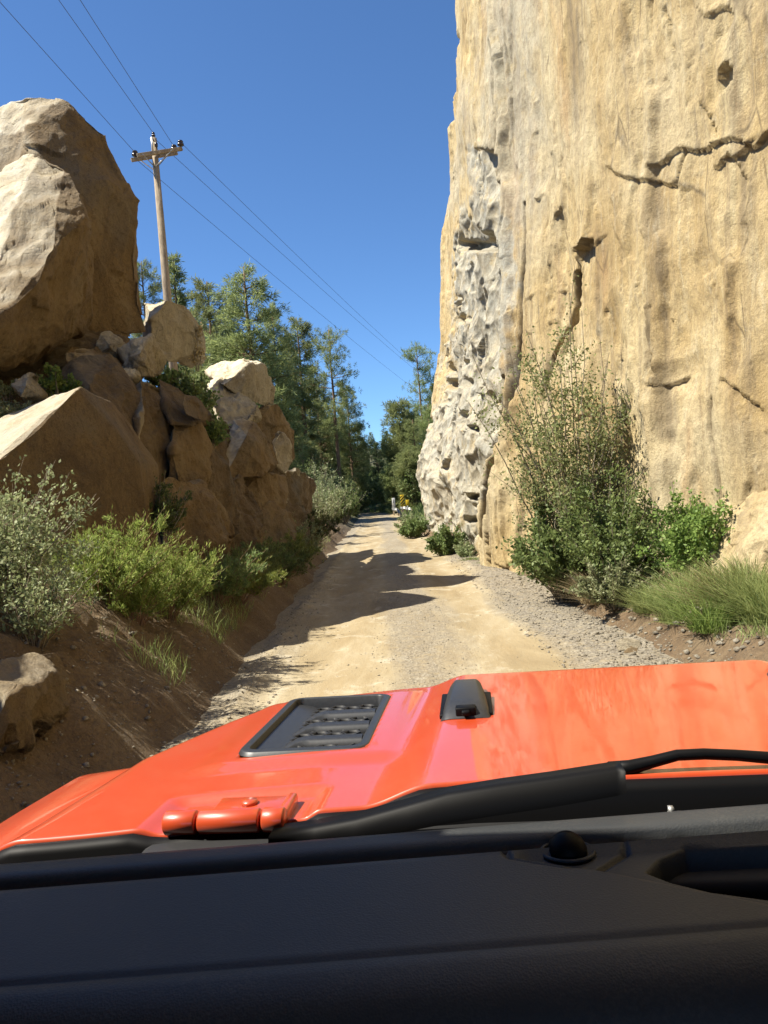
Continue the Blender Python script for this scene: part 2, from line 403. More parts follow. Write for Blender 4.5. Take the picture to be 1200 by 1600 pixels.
# ------------------------------------------------------------------ ground and road
def road_shift(y):            # the road leaves to the left far ahead
    return -np.clip(y-58, 0, None)**2*.010
def ground_z(x, y, detail=True):
    x = np.asarray(x, float); y = np.asarray(y, float)
    P = np.stack([x, y, np.zeros_like(x)], 1)
    xs = x-road_shift(y)
    wob = .16*perlin(P*np.array([.1, .55, 1])+3.1)+.06*perlin(P*np.array([.3, 2.1, 1]))
    dl = (-1.45+wob)-xs
    zl = np.interp(dl, [0, .15, .45, .9, 1.5, 2.5, 4, 7, 12, 40, 300], [0, .06, .34, .72, 1.1, 1.9, 3.0, 4.6, 7.2, 10, 12])
    zl *= np.interp(y, [24, 40, 60], [1, .55, .35])
    dr = xs-(np.interp(y, [-5, 14, 18, 30, 36], [2.35, 2.35, 2.1, 1.5, 2.4])+wob)
    zr = np.interp(dr, [0, .12, .4, .9, 2, 10, 40, 300], [0, .07, .25, .38, .5, 1.5, 5, 8])
    far = .08*np.clip(np.minimum(y, 150)-85, 0, None)
    z = zl+zr+far
    off = sstep(0, .5, dl)+sstep(0, .5, dr)
    if detail:
        z = z+off*(.10*fbm(P*1.3, 3)+.05*fbm(P*5, 3))
        gz = facets(np.stack([x, y, z], 1)*np.array([2.2, 2.2, 2.2]))[0]
        z = z+off*.05*gz
    return z - .05*(1-np.clip(off, 0, 1))
def axis(parts):
    a = [np.arange(s, e, d) for s, e, d in parts]; return np.concatenate(a+[[parts[-1][1]]])
gx = axis([(-400, -60, 40), (-60, -14, 3), (-14, -5, .35), (-5, -1.2, .06), (-1.2, 2, .3), (2, 4.4, .07), (4.4, 14, .6), (14, 60, 4), (60, 400, 40)])
gy = axis([(-60, -4, 4), (-4, 2, .4), (2, 16, .08), (16, 34, .22), (34, 90, 1), (90, 160, 4), (160, 700, 30)])
X, Y = np.meshgrid(gx, gy); Z = ground_z(X.ravel(), Y.ravel())
def gridq(nr, nc):
    i = np.arange(nr-1)[:, None]*nc; j = np.arange(nc-1)[None]
    return np.stack([i+j, i+j+1, i+nc+j+1, i+nc+j], -1).reshape(-1, 4)
tag(mesh_obj('ground', np.stack([X.ravel(), Y.ravel(), Z], 1), gridq(len(gy), len(gx)), MAT['soil'], smooth=True), 'brown earth ground rising either side of the dirt road', kind='structure')
def road_z(x, y):
    P = np.stack([x, y, 0*x], 1)
    z = .02*fbm(P*np.array([1, .3, 1])*1.2, 3)+.006*fbm(P*9, 2)
    for c in (-.75, 1.15): z -= .03*np.exp(-((x-c+.12*perlin(P*np.array([0, .25, 0])+c))/.28)**2)
    z += .05*np.exp(-((x+1.28+.1*perlin(P*np.array([0, .8, 0])))/.10)**2)*(.6+perlin(P*np.array([2, 3, 1])))
    z += .03*np.exp(-((x-2.0)/.3)**2)*(.5+perlin(P*np.array([2, 2.2, 1])))
    return z
rx = np.linspace(-1.95, 2.75, 80); ry = axis([(-12, 3, .4), (3, 20, .06), (20, 45, .25), (45, 110, 1)])
X, Y = np.meshgrid(rx, ry); x = X.ravel(); y = Y.ravel(); z = road_z(x, y)
xo = x*np.interp(y, [0, 14, 32, 110], [1, 1, .93, .85])
tag(mesh_obj('road', np.stack([xo+road_shift(y), y, z], 1), gridq(len(ry), len(rx)), MAT['road'], smooth=True), 'rutted tan dirt road with grey gravel strips', kind='structure')

# ------------------------------------------------------------------ cliff
def build_cliff():
    pts = np.array([(4.9, -3), (4.4, 2), (3.85, 7), (3.25, 10), (2.68, 13.6), (2.28, 15.4), (2.12, 16.6), (2.22, 18.5), (2.15, 21), (2.0, 25), (1.72, 29), (1.62, 31), (1.9, 32.4), (3.2, 34), (6, 35), (16, 36)], float)
    seg = np.hypot(*np.diff(pts, axis=0).T); s = np.concatenate([[0], np.cumsum(seg)])
    yy = np.concatenate([np.arange(-3, 6.5, .16), np.arange(6.5, 17.4, .034), np.arange(17.4, 31, .05)])
    s1 = np.interp(yy, pts[:12, 1], s[:12])
    ss = np.concatenate([s1, np.arange(s[11], s[13], .07), np.arange(s[13], s[-1], .5)])
    fine = np.linspace(0, s[-1], 900)
    px_ = np.interp(fine, s, pts[:, 0]); py_ = np.interp(fine, s, pts[:, 1])
    k = np.hanning(15); k /= k.sum()
    px_ = np.convolve(np.pad(px_, 7, 'edge'), k, 'valid'); py_ = np.convolve(np.pad(py_, 7, 'edge'), k, 'valid')
    bx = np.interp(ss, fine, px_); by = np.interp(ss, fine, py_)
    tx = np.gradient(bx, ss); ty = np.gradient(by, ss); L = np.hypot(tx, ty); nx, ny = -ty/L, tx/L
    zz = np.concatenate([np.arange(-.6, 8, .022), np.arange(8, 13, .04), np.arange(13, 24, .085), [24.2, 24.6]])
    ez = np.array([0, 1.1, 2.4, 4.4, 5.6, 7, 10.4, 11.7, 13.4, 13.6, 16.1, 16.4, 16.9, 19.9, 21.4, 25])
    ex = np.array([1.62, 1.58, 1.55, 2.38, 2.6, 2.9, 3.25, 3.3, 3.75, 3.85, 3.9, 4.35, 4.42, 4.6, 5.0, 5.6])-1.62
    wgt = np.interp(by, [-3, 8, 14, 16.5, 24, 31], [.15, .2, .28, .4, .75, 1]); wgt[len(s1):] = 1
    nr, nc = len(zz), len(ss)
    Zg = np.repeat(zz[:, None], nc, 1)
    lean = np.interp(Zg, ez, ex)*wgt[None]
    Xg = bx[None]+lean; Yg = np.repeat(by[None], nr, 0)
    P = np.stack([Xg.ravel(), Yg.ravel(), Zg.ravel()], 1)
    N = np.stack([np.broadcast_to(nx, (nr, nc)).ravel(), np.broadcast_to(ny, (nr, nc)).ravel(), np.full(nr*nc, .12)], 1)
    px, py = proj(P); vis = P[:, 1] > 3
    Q = np.stack([ss[None].repeat(nr, 0).ravel(), np.zeros(nr*nc), Zg.ravel()], 1)
    jit = 9*perlin(P*1.7)+6*perlin(P*4.5)
    GP = [(736, 236), (782, 236), (803, 330), (812, 420), (805, 520), (800, 600), (786, 660), (768, 730), (757, 800), (742, 890), (640, 850), (630, 740), (655, 700), (692, 620), (700, 560), (712, 480), (708, 400), (728, 350), (745, 300)]
    grey = sstep(4, -4, poly_sd(px, py, GP)+jit)*vis*(P[:, 1] > 14.5)
    # flutes and layers of the tan face
    Qw = Q+np.stack([.25*perlin(P*.9)+.06*perlin(P*4), 0*ss[None].repeat(nr, 0).ravel(), .5*perlin(P*.7+9)+.10*perlin(P*4+7)], 1)
    Pw = P+.12*np.stack([perlin(P*2.5), perlin(P*2.5+31), perlin(P*2.5+62)], 1)
    d = .07*fbm(Q*np.array([.5, 1, .06]), 2)+.012*fbm(Q*np.array([2.6, 1, .16])+5, 4)
    f1 = chips(Qw*np.array([.62, 1, .12])+9, .9, .6); f2 = chips(Pw*np.array([1.3, 1.3, .42])+3, 1.0, .6)
    f3 = chips(Pw*np.array([4.6, 4.6, 1.9]), 1.0, .6)
    rough = .5+1.0*sstep(-.25, .45, perlin(P*np.array([.5, .5, .28])+70))
    d += .20*f1 + .17*f2*rough + .065*f3*rough + .008*fbm(P*7, 3)
    sm = np.abs(perlin(Qw*np.array([.8, 1, .05])+33)); sm2 = np.abs(perlin(Qw*np.array([2.0, 1, .16])+51)); gate = sstep(-.1, .3, perlin(P*np.array([.6, .6, .22])+12))
    d -= .075*sstep(.045, .0, sm)*gate+.030*sstep(.07, .0, sm2)*sstep(0, .35, perlin(P*np.array([.9, .9, .35])+77))
    d += .10*sstep(-.03, .03, perlin(Qw*np.array([.42, 1, .035])+90))-.05
    d += .05*sstep(-.02, .02, perlin(Qw*np.array([1.1, 1, .12])+140))
    # broken grey blocks
    W = P+.25*np.stack([perlin(P*1.3), perlin(P*1.3+40), perlin(P*1.3+80)], 1)
    W = np.stack([W[:, 0]*.5, W[:, 1]*.42+W[:, 2]*.40, W[:, 2]*.62-W[:, 1]*.16], 1)
    g1 = chips(W*1.1+21, 1.2, .7); g2 = chips(W*2.6+4, 1.2, .7); g3 = chips(W*6.3+14, 1.1, .7)
    dg = .27*g1+.19*g2+.10*g3+.0
    far = sstep(17, 21, P[:, 1])*(1-grey)
    d = d*(1-grey)+dg*grey + far*.25*chips(Q*np.array([.35, 1, .12])+50, .8, .6)
    d -= (d*(1-grey)).sum()/(1-grey).sum()-.03; 
    # the recess left of the tan nose and dark splits along its edge
    crack_shade = np.zeros(len(P))  # painted shade for the splits and the lines under ledges
    def cut(line, w0, depth, soft=.6):
        nonlocal d, crack_shade
        dist = seg_dist(px, py, line)+.9*perlin(P*np.array([5, 5, 2.2]))
        w0 = max(w0*.8, 3.0)
        d -= .6*depth*sstep(w0, w0*.05, dist)*vis
        crack_shade = np.maximum(crack_shade, min(1, depth*6)*sstep(1.8+depth*5, .5, dist)*vis*np.clip(.75+.9*perlin(P*2.7), 0, 1))
    cut([(822, 318), (824, 380), (820, 440), (818, 520), (806, 600), (800, 660)], 3.2, .30)
    cut([(798, 590), (795, 640), (785, 690), (776, 740), (770, 800), (765, 870)], 4.5, .35)
    cut([(817, 640), (818, 740), (816, 890)], 1.8, .12)
    cut([(897, 425), (890, 480), (876, 520), (858, 560), (852, 600), (856, 640)], 3.6, .28)
    def ledge(line, depth, fall):      # the rock above the line juts out over the rock below it
        nonlocal d, crack_shade
        lx = [q[0] for q in line]; ly = np.interp(px, lx, [q[1] for q in line])+2.2*perlin(P*6); ins = sstep(lx[0]-6, lx[0]+8, px)*sstep(lx[-1]+6, lx[-1]-8, px)*vis
        dy = py-ly
        d += ins*depth*(np.where(dy < 0, np.exp(dy/(fall*.55)), 0)*.5-np.where(dy >= 0, np.exp(-dy/fall), 0)*.9)
        crack_shade = np.maximum(crack_shade, ins*sstep(3.0, .6, np.abs(dy-1.0))*.7*np.clip(.75+1.2*perlin(P*3), 0, 1))
    ledge([(968, 262), (985, 276), (1010, 281), (1040, 286), (1066, 293)], .045, 22)
    ledge([(1030, 262), (1052, 248), (1070, 232), (1100, 236), (1130, 222), (1160, 218), (1180, 232), (1200, 205), (1240, 180)], .045, 34)
    ledge([(902, 392), (925, 379), (943, 374)], .12, 34)
    ledge([(1125, 590), (1150, 606), (1185, 640)], .04, 22)
    ledge([(1022, 600), (1040, 603), (1062, 586)], .045, 18)
    ledge([(880, 640), (905, 655), (930, 648)], .04, 20)
    cut([(1062, 290), (1070, 262), (1078, 240)], 2.5, .10)
    cut([(1107, 620), (1106, 668), (1117, 720), (1124, 800)], 2.6, .13)
    cut([(1028, 480), (1026, 560), (1034, 600)], 2.5, .10)
    pan = poly_sd(px, py, [(897, 430), (905, 392), (941, 376), (943, 500), (935, 600), (850, 600), (872, 540), (890, 480)])+1.0*perlin(P*3)
    d -= .07*sstep(2, -2, pan)*vis*sstep(600, 520, py)
    for (cx, cy, rx_, ry_, dp) in [(733, 383, 12, 9, .6), (757, 376, 11, 16, .6), (722, 570, 7, 12, .4), (701, 600, 7, 10, .45), (701, 578, 5, 12, .35), (723, 597, 8, 10, .45), (719, 652, 9, 12, .45), (740, 670, 5, 6, .35), (779, 628, 8, 6, .4), (783, 648, 4, 8, .35), (762, 618, 5, 8, .3), (720, 498, 8, 10, .4), (746, 790, 6, 6, .3), (738, 776, 6, 5, .3), (737, 812, 6, 6, .3)]:
        q = np.hypot((px-cx)/rx_, (py-cy)/ry_)+.35*perlin(P*3+cx)
        d -= dp*sstep(1.15, .75, q)*vis*(np.abs(px-cx) < 3*rx_)
    stain_shade = np.zeros(len(P))  # water streaks, plus the recess edge's shadow painted as a dark line
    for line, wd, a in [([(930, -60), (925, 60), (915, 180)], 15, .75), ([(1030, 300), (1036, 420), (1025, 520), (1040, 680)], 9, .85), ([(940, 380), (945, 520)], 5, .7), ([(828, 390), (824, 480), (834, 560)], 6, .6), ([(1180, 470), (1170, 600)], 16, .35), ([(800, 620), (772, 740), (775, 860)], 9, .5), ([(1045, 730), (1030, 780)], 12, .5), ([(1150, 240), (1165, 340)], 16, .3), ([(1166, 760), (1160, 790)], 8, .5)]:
        dist = seg_dist(px, py, line); stain_shade = np.maximum(stain_shade, a*np.exp(-(dist/wd)**2)*(.65+.8*perlin(P*np.array([6, 6, .9]))))
    stain_shade = np.clip(stain_shade, 0, 1)*vis; crack_shade = np.clip(crack_shade, 0, 1)
    D2 = d.reshape(nr, nc)
    for _ in range(0):
        D2 = np.pad(D2, 1, 'edge'); D2 = (D2[:-2]+2*D2[1:-1]+D2[2:])/4; D2 = (D2[:, :-2]+2*D2[:, 1:-1]+D2[:, 2:])/4
    d = D2.ravel()
    jw = 16*perlin(P*1.1+5)+10*perlin(P*3.3)+6*perlin(P*9)
    grey = np.maximum(sstep(9, -7, poly_sd(px, py, GP)+jw)*(.80+.25*perlin(P*2.2)), .50*sstep(26, -16, poly_sd(px, py, [(748, 250), (812, 400), (832, 330), (842, 150), (852, -40), (770, -40), (762, 150)])+jw*1.3))
    grey = np.clip(np.maximum(grey, .4*sstep(12, -8, poly_sd(px, py, [(690, 330), (715, 340), (742, 250), (738, 120), (722, 200), (704, 260)])+jw)), 0, 1)*vis*(P[:, 1] > 12.5)
    d = d*np.interp(P[:, 2], [23, 24.6], [1, .3])
    P = P+N*d[:, None]
    # closing the block: top and back
    base = len(P); top = P[(nr-1)*nc:]
    backt = top.copy(); backt[:, 0] += 14; backt[:, 2] += 1.5; backb = backt.copy(); backb[:, 2] = -1
    V = np.vstack([P, backt, backb]); q1 = gridq(nr, nc)[:, ::-1]
    j = np.arange(nc-1)
    q2 = np.stack([(nr-1)*nc+j, base+j, base+j+1, (nr-1)*nc+j+1], 1); q3 = np.stack([base+j, base+nc+j, base+nc+j+1, base+j+1], 1)
    me = raw_mesh('cliff', V, [np.vstack([q1, q2, q3])], True)
    for nm, arr in (('grey', grey), ('stain_shade', stain_shade), ('crack_shade', crack_shade)):
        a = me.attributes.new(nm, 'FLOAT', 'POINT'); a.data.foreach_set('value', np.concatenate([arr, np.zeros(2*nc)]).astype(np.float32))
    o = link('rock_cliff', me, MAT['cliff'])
    tag(o, 'towering sunlit tan rock cliff with a broken grey band beside the road', 'cliff')
build_cliff()

# ------------------------------------------------------------------ boulders
def hull_mesh(P, step, amp, seed, cell=1.4, round_=2, groove=0):
    bm = bmesh.new()
    for p in P: bm.verts.new(p)
    r = bmesh.ops.convex_hull(bm, input=bm.verts)
    junk = {g for g in r['geom_interior']+r['geom_unused'] if isinstance(g, bmesh.types.BMVert)}
    for v in junk:
        if v.is_valid: bm.verts.remove(v)
    bmesh.ops.triangulate(bm, faces=bm.faces)
    T = np.array([[v.co[:] for v in f.verts] for f in bm.faces]); bm.free()
    mx = max(np.linalg.norm(T[:, i]-T[:, (i+1) % 3], axis=1).max() for i in range(3))
    n = int(np.clip(math.ceil(mx/step), 5, 46))
    ij = [(i, j) for i in range(n+1) for j in range(n+1-i)]; idx = {q: k for k, q in enumerate(ij)}
    B = np.array([((n-i-j)/n, i/n, j/n) for i, j in ij])
    tri = []
    for i in range(n):
        for j in range(n-i):
            tri.append((idx[i, j], idx[i+1, j], idx[i, j+1]))
            if i+j < n-1: tri.append((idx[i+1, j], idx[i+1, j+1], idx[i, j+1]))
    tri = np.array(tri)
    V = np.einsum('bk,tkd->tbd', B, T).reshape(-1, 3)
    F = (tri[None]+np.arange(len(T))[:, None, None]*len(B)).reshape(-1, 3)
    key = np.round(V/1e-4).astype(np.int64); _, first, inv = np.unique(key, axis=0, return_index=True, return_inverse=True)
    V = V[first]; F = inv.ravel()[F]
    F = F[(F[:, 0] != F[:, 1]) & (F[:, 1] != F[:, 2]) & (F[:, 0] != F[:, 2])]
    def lap(V, k):
        for _ in range(k):
            s = np.zeros_like(V); c = np.zeros(len(V))
            for a in range(3):
                for b in range(3):
                    if a != b: np.add.at(s, F[:, a], V[F[:, b]]); np.add.at(c, F[:, a], 1)
            V = .5*V+.5*s/c[:, None]
        return V
    V = lap(V, round_)
    fn = np.cross(V[F[:, 1]]-V[F[:, 0]], V[F[:, 2]]-V[F[:, 0]]); N = np.zeros_like(V)
    for a in range(3): np.add.at(N, F[:, a], fn)
    N /= np.linalg.norm(N, axis=1)[:, None]+1e-9
    N = lap(N, 3)
    o = seed*13.7
    Vw = V+.18/cell*np.stack([perlin(V*cell*1.7+o), perlin(V*cell*1.7+o+30), perlin(V*cell*1.7+o+60)], 1)
    f1 = chips(Vw*cell*.8+o, 1.0, .6); f2 = chips(Vw*cell*2.4+o, 1.0, .6); f3 = chips(Vw*cell*6+o, 1.0, .6)
    d = amp*(2.6*f1+1.1*f2+.38*f3+.10*fbm(V*cell*8+o, 3))
    def lap1(d, k):
        for _ in range(k):
            q = np.zeros(len(d)); c = np.zeros(len(d))
            for a in range(3):
                for b in range(3):
                    if a != b: np.add.at(q, F[:, a], d[F[:, b]]); np.add.at(c, F[:, a], 1)
            d = .4*d+.6*q/c
        return d
    d = d-d.mean()*.85
    if groove: d += groove*fbm(V*np.array([4, 4, .35])+o, 3)
    V = V+N*d[:, None]
    return V, F, N
def boulder(label, pts, back=1.6, mat='rock', step=.10, amp=.07, seed=1, cell=1.7, shrink=.75, extra=(), lit_crust=.55, rnd=2, groove=0, name='boulder', cat='boulder', group=None):
    F0 = np.array([at(*p) for p in pts]); c = F0.mean(0)
    Bk = c+(F0-c)*shrink+np.array([0, back, 0])
    P = np.vstack([F0, Bk]+([np.array([at(*e) for e in extra])] if len(extra) else []))
    V, F, N = hull_mesh(P, step, amp, seed, cell, rnd, groove)
    base = np.array([V[:, 0].mean(), V[:, 1].mean(), V[:, 2].min()])
    me = raw_mesh(name, V-base, [F], True)
    if name == 'stone': base[2] = max(float(ground_z([base[0]], [base[1]])[0]), float(road_z(np.array([base[0]]), np.array([base[1]]))[0]))-.03
    a = me.attributes.new('lit_crust', 'FLOAT', 'POINT')
    bl = lit_crust*sstep(.25, .7, N[:, 2]*.75-N[:, 0]*.45+.15*perlin(V*3))   # dusty weathered crust, plus sunlight painted on faces turned up and sunward
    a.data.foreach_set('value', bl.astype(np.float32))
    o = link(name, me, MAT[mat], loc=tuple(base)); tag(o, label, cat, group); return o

BD = [
 # label, outline points (px, py, distance), kwargs
 ('tallest tan boulder with a peaked top, looming over the whole outcrop', [(40, 146, 13.2), (98, 152, 13.0), (112, 168, 12.9), (166, 206, 13.2), (192, 262, 13.3), (216, 345, 13.4), (226, 430, 13.4), (234, 522, 13.4), (140, 545, 12.8), (52, 205, 12.5), (62, 245, 12.3), (132, 345, 12.2), (100, 530, 12.3), (-110, 215, 14.3), (-140, 560, 13.6)], dict(back=.8, step=.11, amp=.085, seed=1, cell=.9, lit_crust=.85)),
 ('big boulder with a bright chipped face leaning against the tallest boulder', [(60, 238, 11.3), (100, 255, 11.1), (128, 300, 10.8), (134, 338, 10.6), (78, 395, 9.9), (58, 445, 9.6), (0, 500, 9.2), (-70, 540, 9.0), (106, 522, 10.9), (112, 500, 11.0), (30, 580, 10.1), (-80, 610, 9.7), (-150, 330, 13.2), (-190, 500, 12)], dict(back=.9, step=.07, amp=.08, seed=2, cell=1.3, lit_crust=.85)),
 ('smooth pale grey block standing upright behind the small rocks, below the pole', [(222, 470, 15.2), (262, 466, 14.5), (288, 476, 15.0), (304, 508, 15.4), (303, 556, 15.5), (266, 566, 14.6), (236, 500, 14.1), (238, 560, 14.1), (222, 520, 15.0)], dict(back=1.6, mat='pale_rock', step=.07, amp=.045, seed=3)),
 ('small rounded pale rock perched on top of the outcrop beside the upright block', [(148, 540, 12.0), (158, 522, 12.2), (172, 519, 12.3), (190, 531, 12.2), (196, 550, 12.1), (190, 560, 11.9), (168, 563, 11.8), (150, 552, 11.8), (172, 540, 11.6)], dict(back=.5, mat='pale_rock', step=.03, amp=.04, seed=4, cell=3)),
 ('chunky cream rock with knobbly sides perched next to the upright block', [(196, 548, 11.8), (206, 532, 11.9), (236, 524, 12.0), (247, 540, 12.1), (247, 572, 11.9), (238, 590, 11.6), (212, 592, 11.4), (194, 572, 11.5), (220, 550, 11.3)], dict(back=.6, mat='pale_rock', step=.035, amp=.06, seed=5, cell=2.6)),
 ('flat little rock wedged beneath the two perched rocks', [(176, 572, 11.5), (196, 560, 11.6), (212, 574, 11.4), (210, 590, 11.1), (194, 592, 11.0)], dict(back=.5, mat='pale_rock', step=.03, amp=.05, seed=6, cell=3)),
 ('wide dark smooth boulder in shade above the great slanted slab', [(112, 566, 10.6), (170, 562, 10.9), (204, 598, 10.8), (226, 640, 10.8), (238, 700, 10.6), (226, 760, 10.2), (160, 740, 9.6), (112, 640, 9.8), (140, 600, 9.9), (190, 650, 9.9), (80, 600, 10.4)], dict(back=1.4, mat='dark_rock', step=.07, amp=.06, seed=7, lit_crust=.1)),
 ('brown cracked rock column between the slanted slab and the wedge shaped gap', [(208, 592, 10.9), (238, 592, 11.2), (262, 620, 11.3), (266, 680, 11.2), (256, 740, 10.9), (236, 790, 10.5), (214, 740, 10.2), (212, 650, 10.3)], dict(back=1.3, mat='dark_rock', step=.06, amp=.08, seed=8, lit_crust=.45)),
 ('bluish topped rock shelf below the leafy dark bush', [(248, 592, 11.9), (282, 602, 12.2), (312, 640, 12.1), (308, 664, 11.7), (268, 664, 11.1), (254, 630, 11.2)], dict(back=1.2, mat='dark_rock', step=.06, amp=.05, seed=9, lit_crust=.15)),
 ('small split block sticking out under the leafy dark bush', [(288, 616, 11.3), (304, 618, 11.6), (316, 640, 11.7), (310, 656, 11.4), (290, 648, 11.0), (284, 632, 11.0)], dict(back=.6, mat='dark_rock', step=.035, amp=.03, seed=10, lit_crust=.2)),
 ('tall upright shaded pillar of rock right after the dark gap', [(272, 642, 11.6), (304, 650, 11.9), (326, 690, 12.1), (328, 735, 12.0), (312, 770, 11.6), (290, 775, 11.1), (258, 752, 11.0), (268, 700, 10.9)], dict(back=1.2, mat='rock', step=.06, amp=.06, seed=11, lit_crust=.2)),
 ('low tan rock mass just above the feathery roadside plants', [(240, 762, 9.9), (262, 742, 10.2), (300, 752, 10.8), (330, 790, 11.1), (352, 860, 11.0), (330, 905, 10.6), (262, 900, 9.9), (240, 860, 9.6)], dict(back=1.4, mat='rock', step=.07, amp=.08, seed=12, lit_crust=.15)),
 ('shaded brown rock between the low tan mass and the dark grey rock', [(300, 700, 12.0), (322, 690, 12.4), (346, 735, 12.6), (352, 800, 12.4), (356, 870, 12.0), (318, 880, 11.6), (305, 770, 11.5)], dict(back=1.2, mat='dark_rock', step=.06, amp=.08, seed=13, lit_crust=.2)),
 ('bright white topped block crowning the far end of the outcrop', [(318, 580, 17.6), (350, 569, 18.2), (392, 567, 18.4), (414, 570, 18.4), (423, 592, 18.8), (420, 628, 18.6), (408, 634, 17.8), (366, 614, 16.9), (346, 602, 16.6), (388, 586, 17.2), (392, 568, 17.4)], dict(back=2, mat='pale_rock', step=.08, amp=.06, seed=14, lit_crust=.8)),
 ('jumbled white lit rock below the white topped block', [(322, 606, 16.8), (342, 600, 16.9), (372, 622, 16.8), (402, 632, 16.8), (400, 650, 16.3), (370, 672, 15.4), (352, 690, 15.2), (334, 650, 15.6)], dict(back=1.4, mat='pale_rock', step=.06, amp=.12, seed=15, cell=1.8, lit_crust=.8)),
 ('shaded tan block under the white topped block at the outcrop edge', [(392, 634, 18.4), (428, 630, 18.9), (446, 660, 19.4), (452, 690, 19.5), (450, 724, 19.2), (424, 712, 18.2), (396, 668, 17.6)], dict(back=1.8, mat='rock', step=.08, amp=.07, seed=16, lit_crust=.3)),
 ('broad dark boulder with a white triangular patch of sun on its top', [(346, 700, 14.9), (364, 655, 15.4), (394, 662, 15.7), (420, 690, 15.9), (432, 728, 15.7), (410, 745, 15.0), (350, 748, 14.3), (386, 680, 14.7)], dict(back=1.5, mat='rock', step=.065, amp=.07, seed=17, lit_crust=.75)),
 ('pale knobbly rock catching sun on the outcrop edge', [(426, 690, 17.4), (436, 676, 17.7), (450, 690, 17.9), (453, 722, 17.8), (444, 742, 17.4), (428, 728, 17.0)], dict(back=.9, mat='pale_rock', step=.05, amp=.08, seed=18, cell=2, lit_crust=.7)),
 ('smooth bulging tan rock halfway up the shaded end of the outcrop', [(378, 744, 15.2), (410, 732, 15.6), (434, 738, 16.1), (446, 770, 16.3), (440, 805, 15.9), (400, 800, 15.0), (376, 775, 14.8)], dict(back=1.4, mat='rock', step=.06, amp=.06, seed=19, lit_crust=.15)),
 ('dark grey cracked rock in the deep shade near the outcrop foot', [(338, 745, 13.8), (368, 738, 14.2), (388, 765, 14.3), (398, 820, 14.0), (398, 868, 13.4), (350, 868, 12.7), (340, 800, 12.9)], dict(back=1.2, mat='dark_rock', step=.06, amp=.09, seed=20, cell=1.8, lit_crust=.1)),
 ('orange brown rock low in the shade behind the dark roadside grass', [(394, 800, 14.8), (420, 785, 15.4), (446, 800, 15.8), (462, 850, 15.8), (450, 885, 15.0), (396, 880, 13.9)], dict(back=1.4, mat='rock', step=.06, amp=.08, seed=21, lit_crust=.1)),
 ('tall dark end rock leaning where the outcrop meets the bushes', [(446, 738, 19.4), (462, 728, 20.4), (480, 738, 21.4), (482, 755, 21.4), (476, 800, 21.0), (480, 850, 20.2), (455, 860, 18.8), (440, 800, 18.4)], dict(back=2, mat='dark_rock', step=.08, amp=.09, seed=22, lit_crust=.35)),
 ('great slanted slab with a lit top edge and flat shaded face', [(-60, 745, 7.3), (0, 716, 7.5), (60, 672, 7.9), (122, 606, 8.5), (126, 601, 8.6), (148, 640, 8.75), (184, 708, 9.0), (218, 722, 9.2), (240, 850, 9.3), (246, 900, 9.2), (100, 930, 8.0), (-80, 900, 6.9), (-70, 690, 9.0), (0, 664, 9.2), (90, 616, 9.4), (152, 642, 9.6), (204, 690, 9.9)], dict(back=1.0, mat='rock', step=.07, amp=.030, seed=23, cell=.9, lit_crust=.6, shrink=.9, rnd=1, groove=.012)),
 ('small cream stone nestled behind the slanted slab among grey green leaves', [(18, 600, 9.6), (46, 586, 9.8), (58, 600, 9.8), (60, 618, 9.5), (30, 622, 9.3), (40, 602, 9.3)], dict(back=.5, mat='pale_rock', step=.035, amp=.04, seed=24, cell=3)),
 ('half buried yellowish rock at the foot of the dark bank beside the vehicle', [(-30, 1040, 4.3), (6, 1040, 4.5), (36, 1068, 4.6), (66, 1105, 4.6), (60, 1150, 4.3), (20, 1185, 3.9), (-30, 1180, 3.8), (10, 1090, 3.95)], dict(back=.6, mat='rock', step=.035, amp=.05, seed=25, cell=2.2, lit_crust=.3)),
 ('knobbly pale rock bulging from the foot of the cliff behind the tall grass', [(1196, 758, 7.7), (1172, 800, 7.5), (1160, 850, 7.3), (1148, 905, 7.1), (1160, 945, 6.9), (1290, 960, 6.2), (1330, 740, 6.8), (1230, 740, 7.4), (1215, 840, 6.7)], dict(back=.8, mat='cliff', step=.05, amp=.07, seed=26, cell=1.8, lit_crust=0)),
 ('flat topped grey stone resting on the gravel shoulder by the cliff bank', [(962, 985, 7.12), (975, 978, 7.26), (999, 978, 7.26), (1001, 988, 7.17), (1000, 994, 7.04), (966, 994, 6.99)], dict(back=.16, mat='pale_rock', step=.015, amp=.008, seed=27, cell=8, lit_crust=0, name='stone', cat='stone')),
 ('small tan stone lying against the flat topped grey stone', [(974, 998, 6.95), (980, 991, 7.01), (994, 990, 7.01), (1001, 998, 6.95), (998, 1005, 6.86), (980, 1006, 6.85)], dict(back=.12, mat='rock', step=.012, amp=.008, seed=28, cell=9, lit_crust=0, name='stone', cat='stone')),
 ('little cream stone alone on the shoulder nearest the tall grass', [(1022, 1012, 6.73), (1030, 1008, 6.81), (1042, 1013, 6.77), (1040, 1019, 6.64), (1026, 1020, 6.64)], dict(back=.1, mat='pale_rock', step=.012, amp=.008, seed=29, cell=9, lit_crust=0, name='stone', cat='stone')),
 ('wide shaded ledge of dirt coloured rock carrying the leaning boulder at the picture edge', [(-120, 545, 11.6), (-60, 520, 12.4), (60, 515, 12.8), (150, 520, 12.9), (190, 545, 12.8), (150, 640, 11.4), (60, 650, 10.6), (-100, 660, 10.4), (20, 580, 11.0), (110, 575, 11.4)], dict(back=1.6, mat='dark_rock', step=.09, amp=.09, seed=32, cell=1.4, lit_crust=.2)),
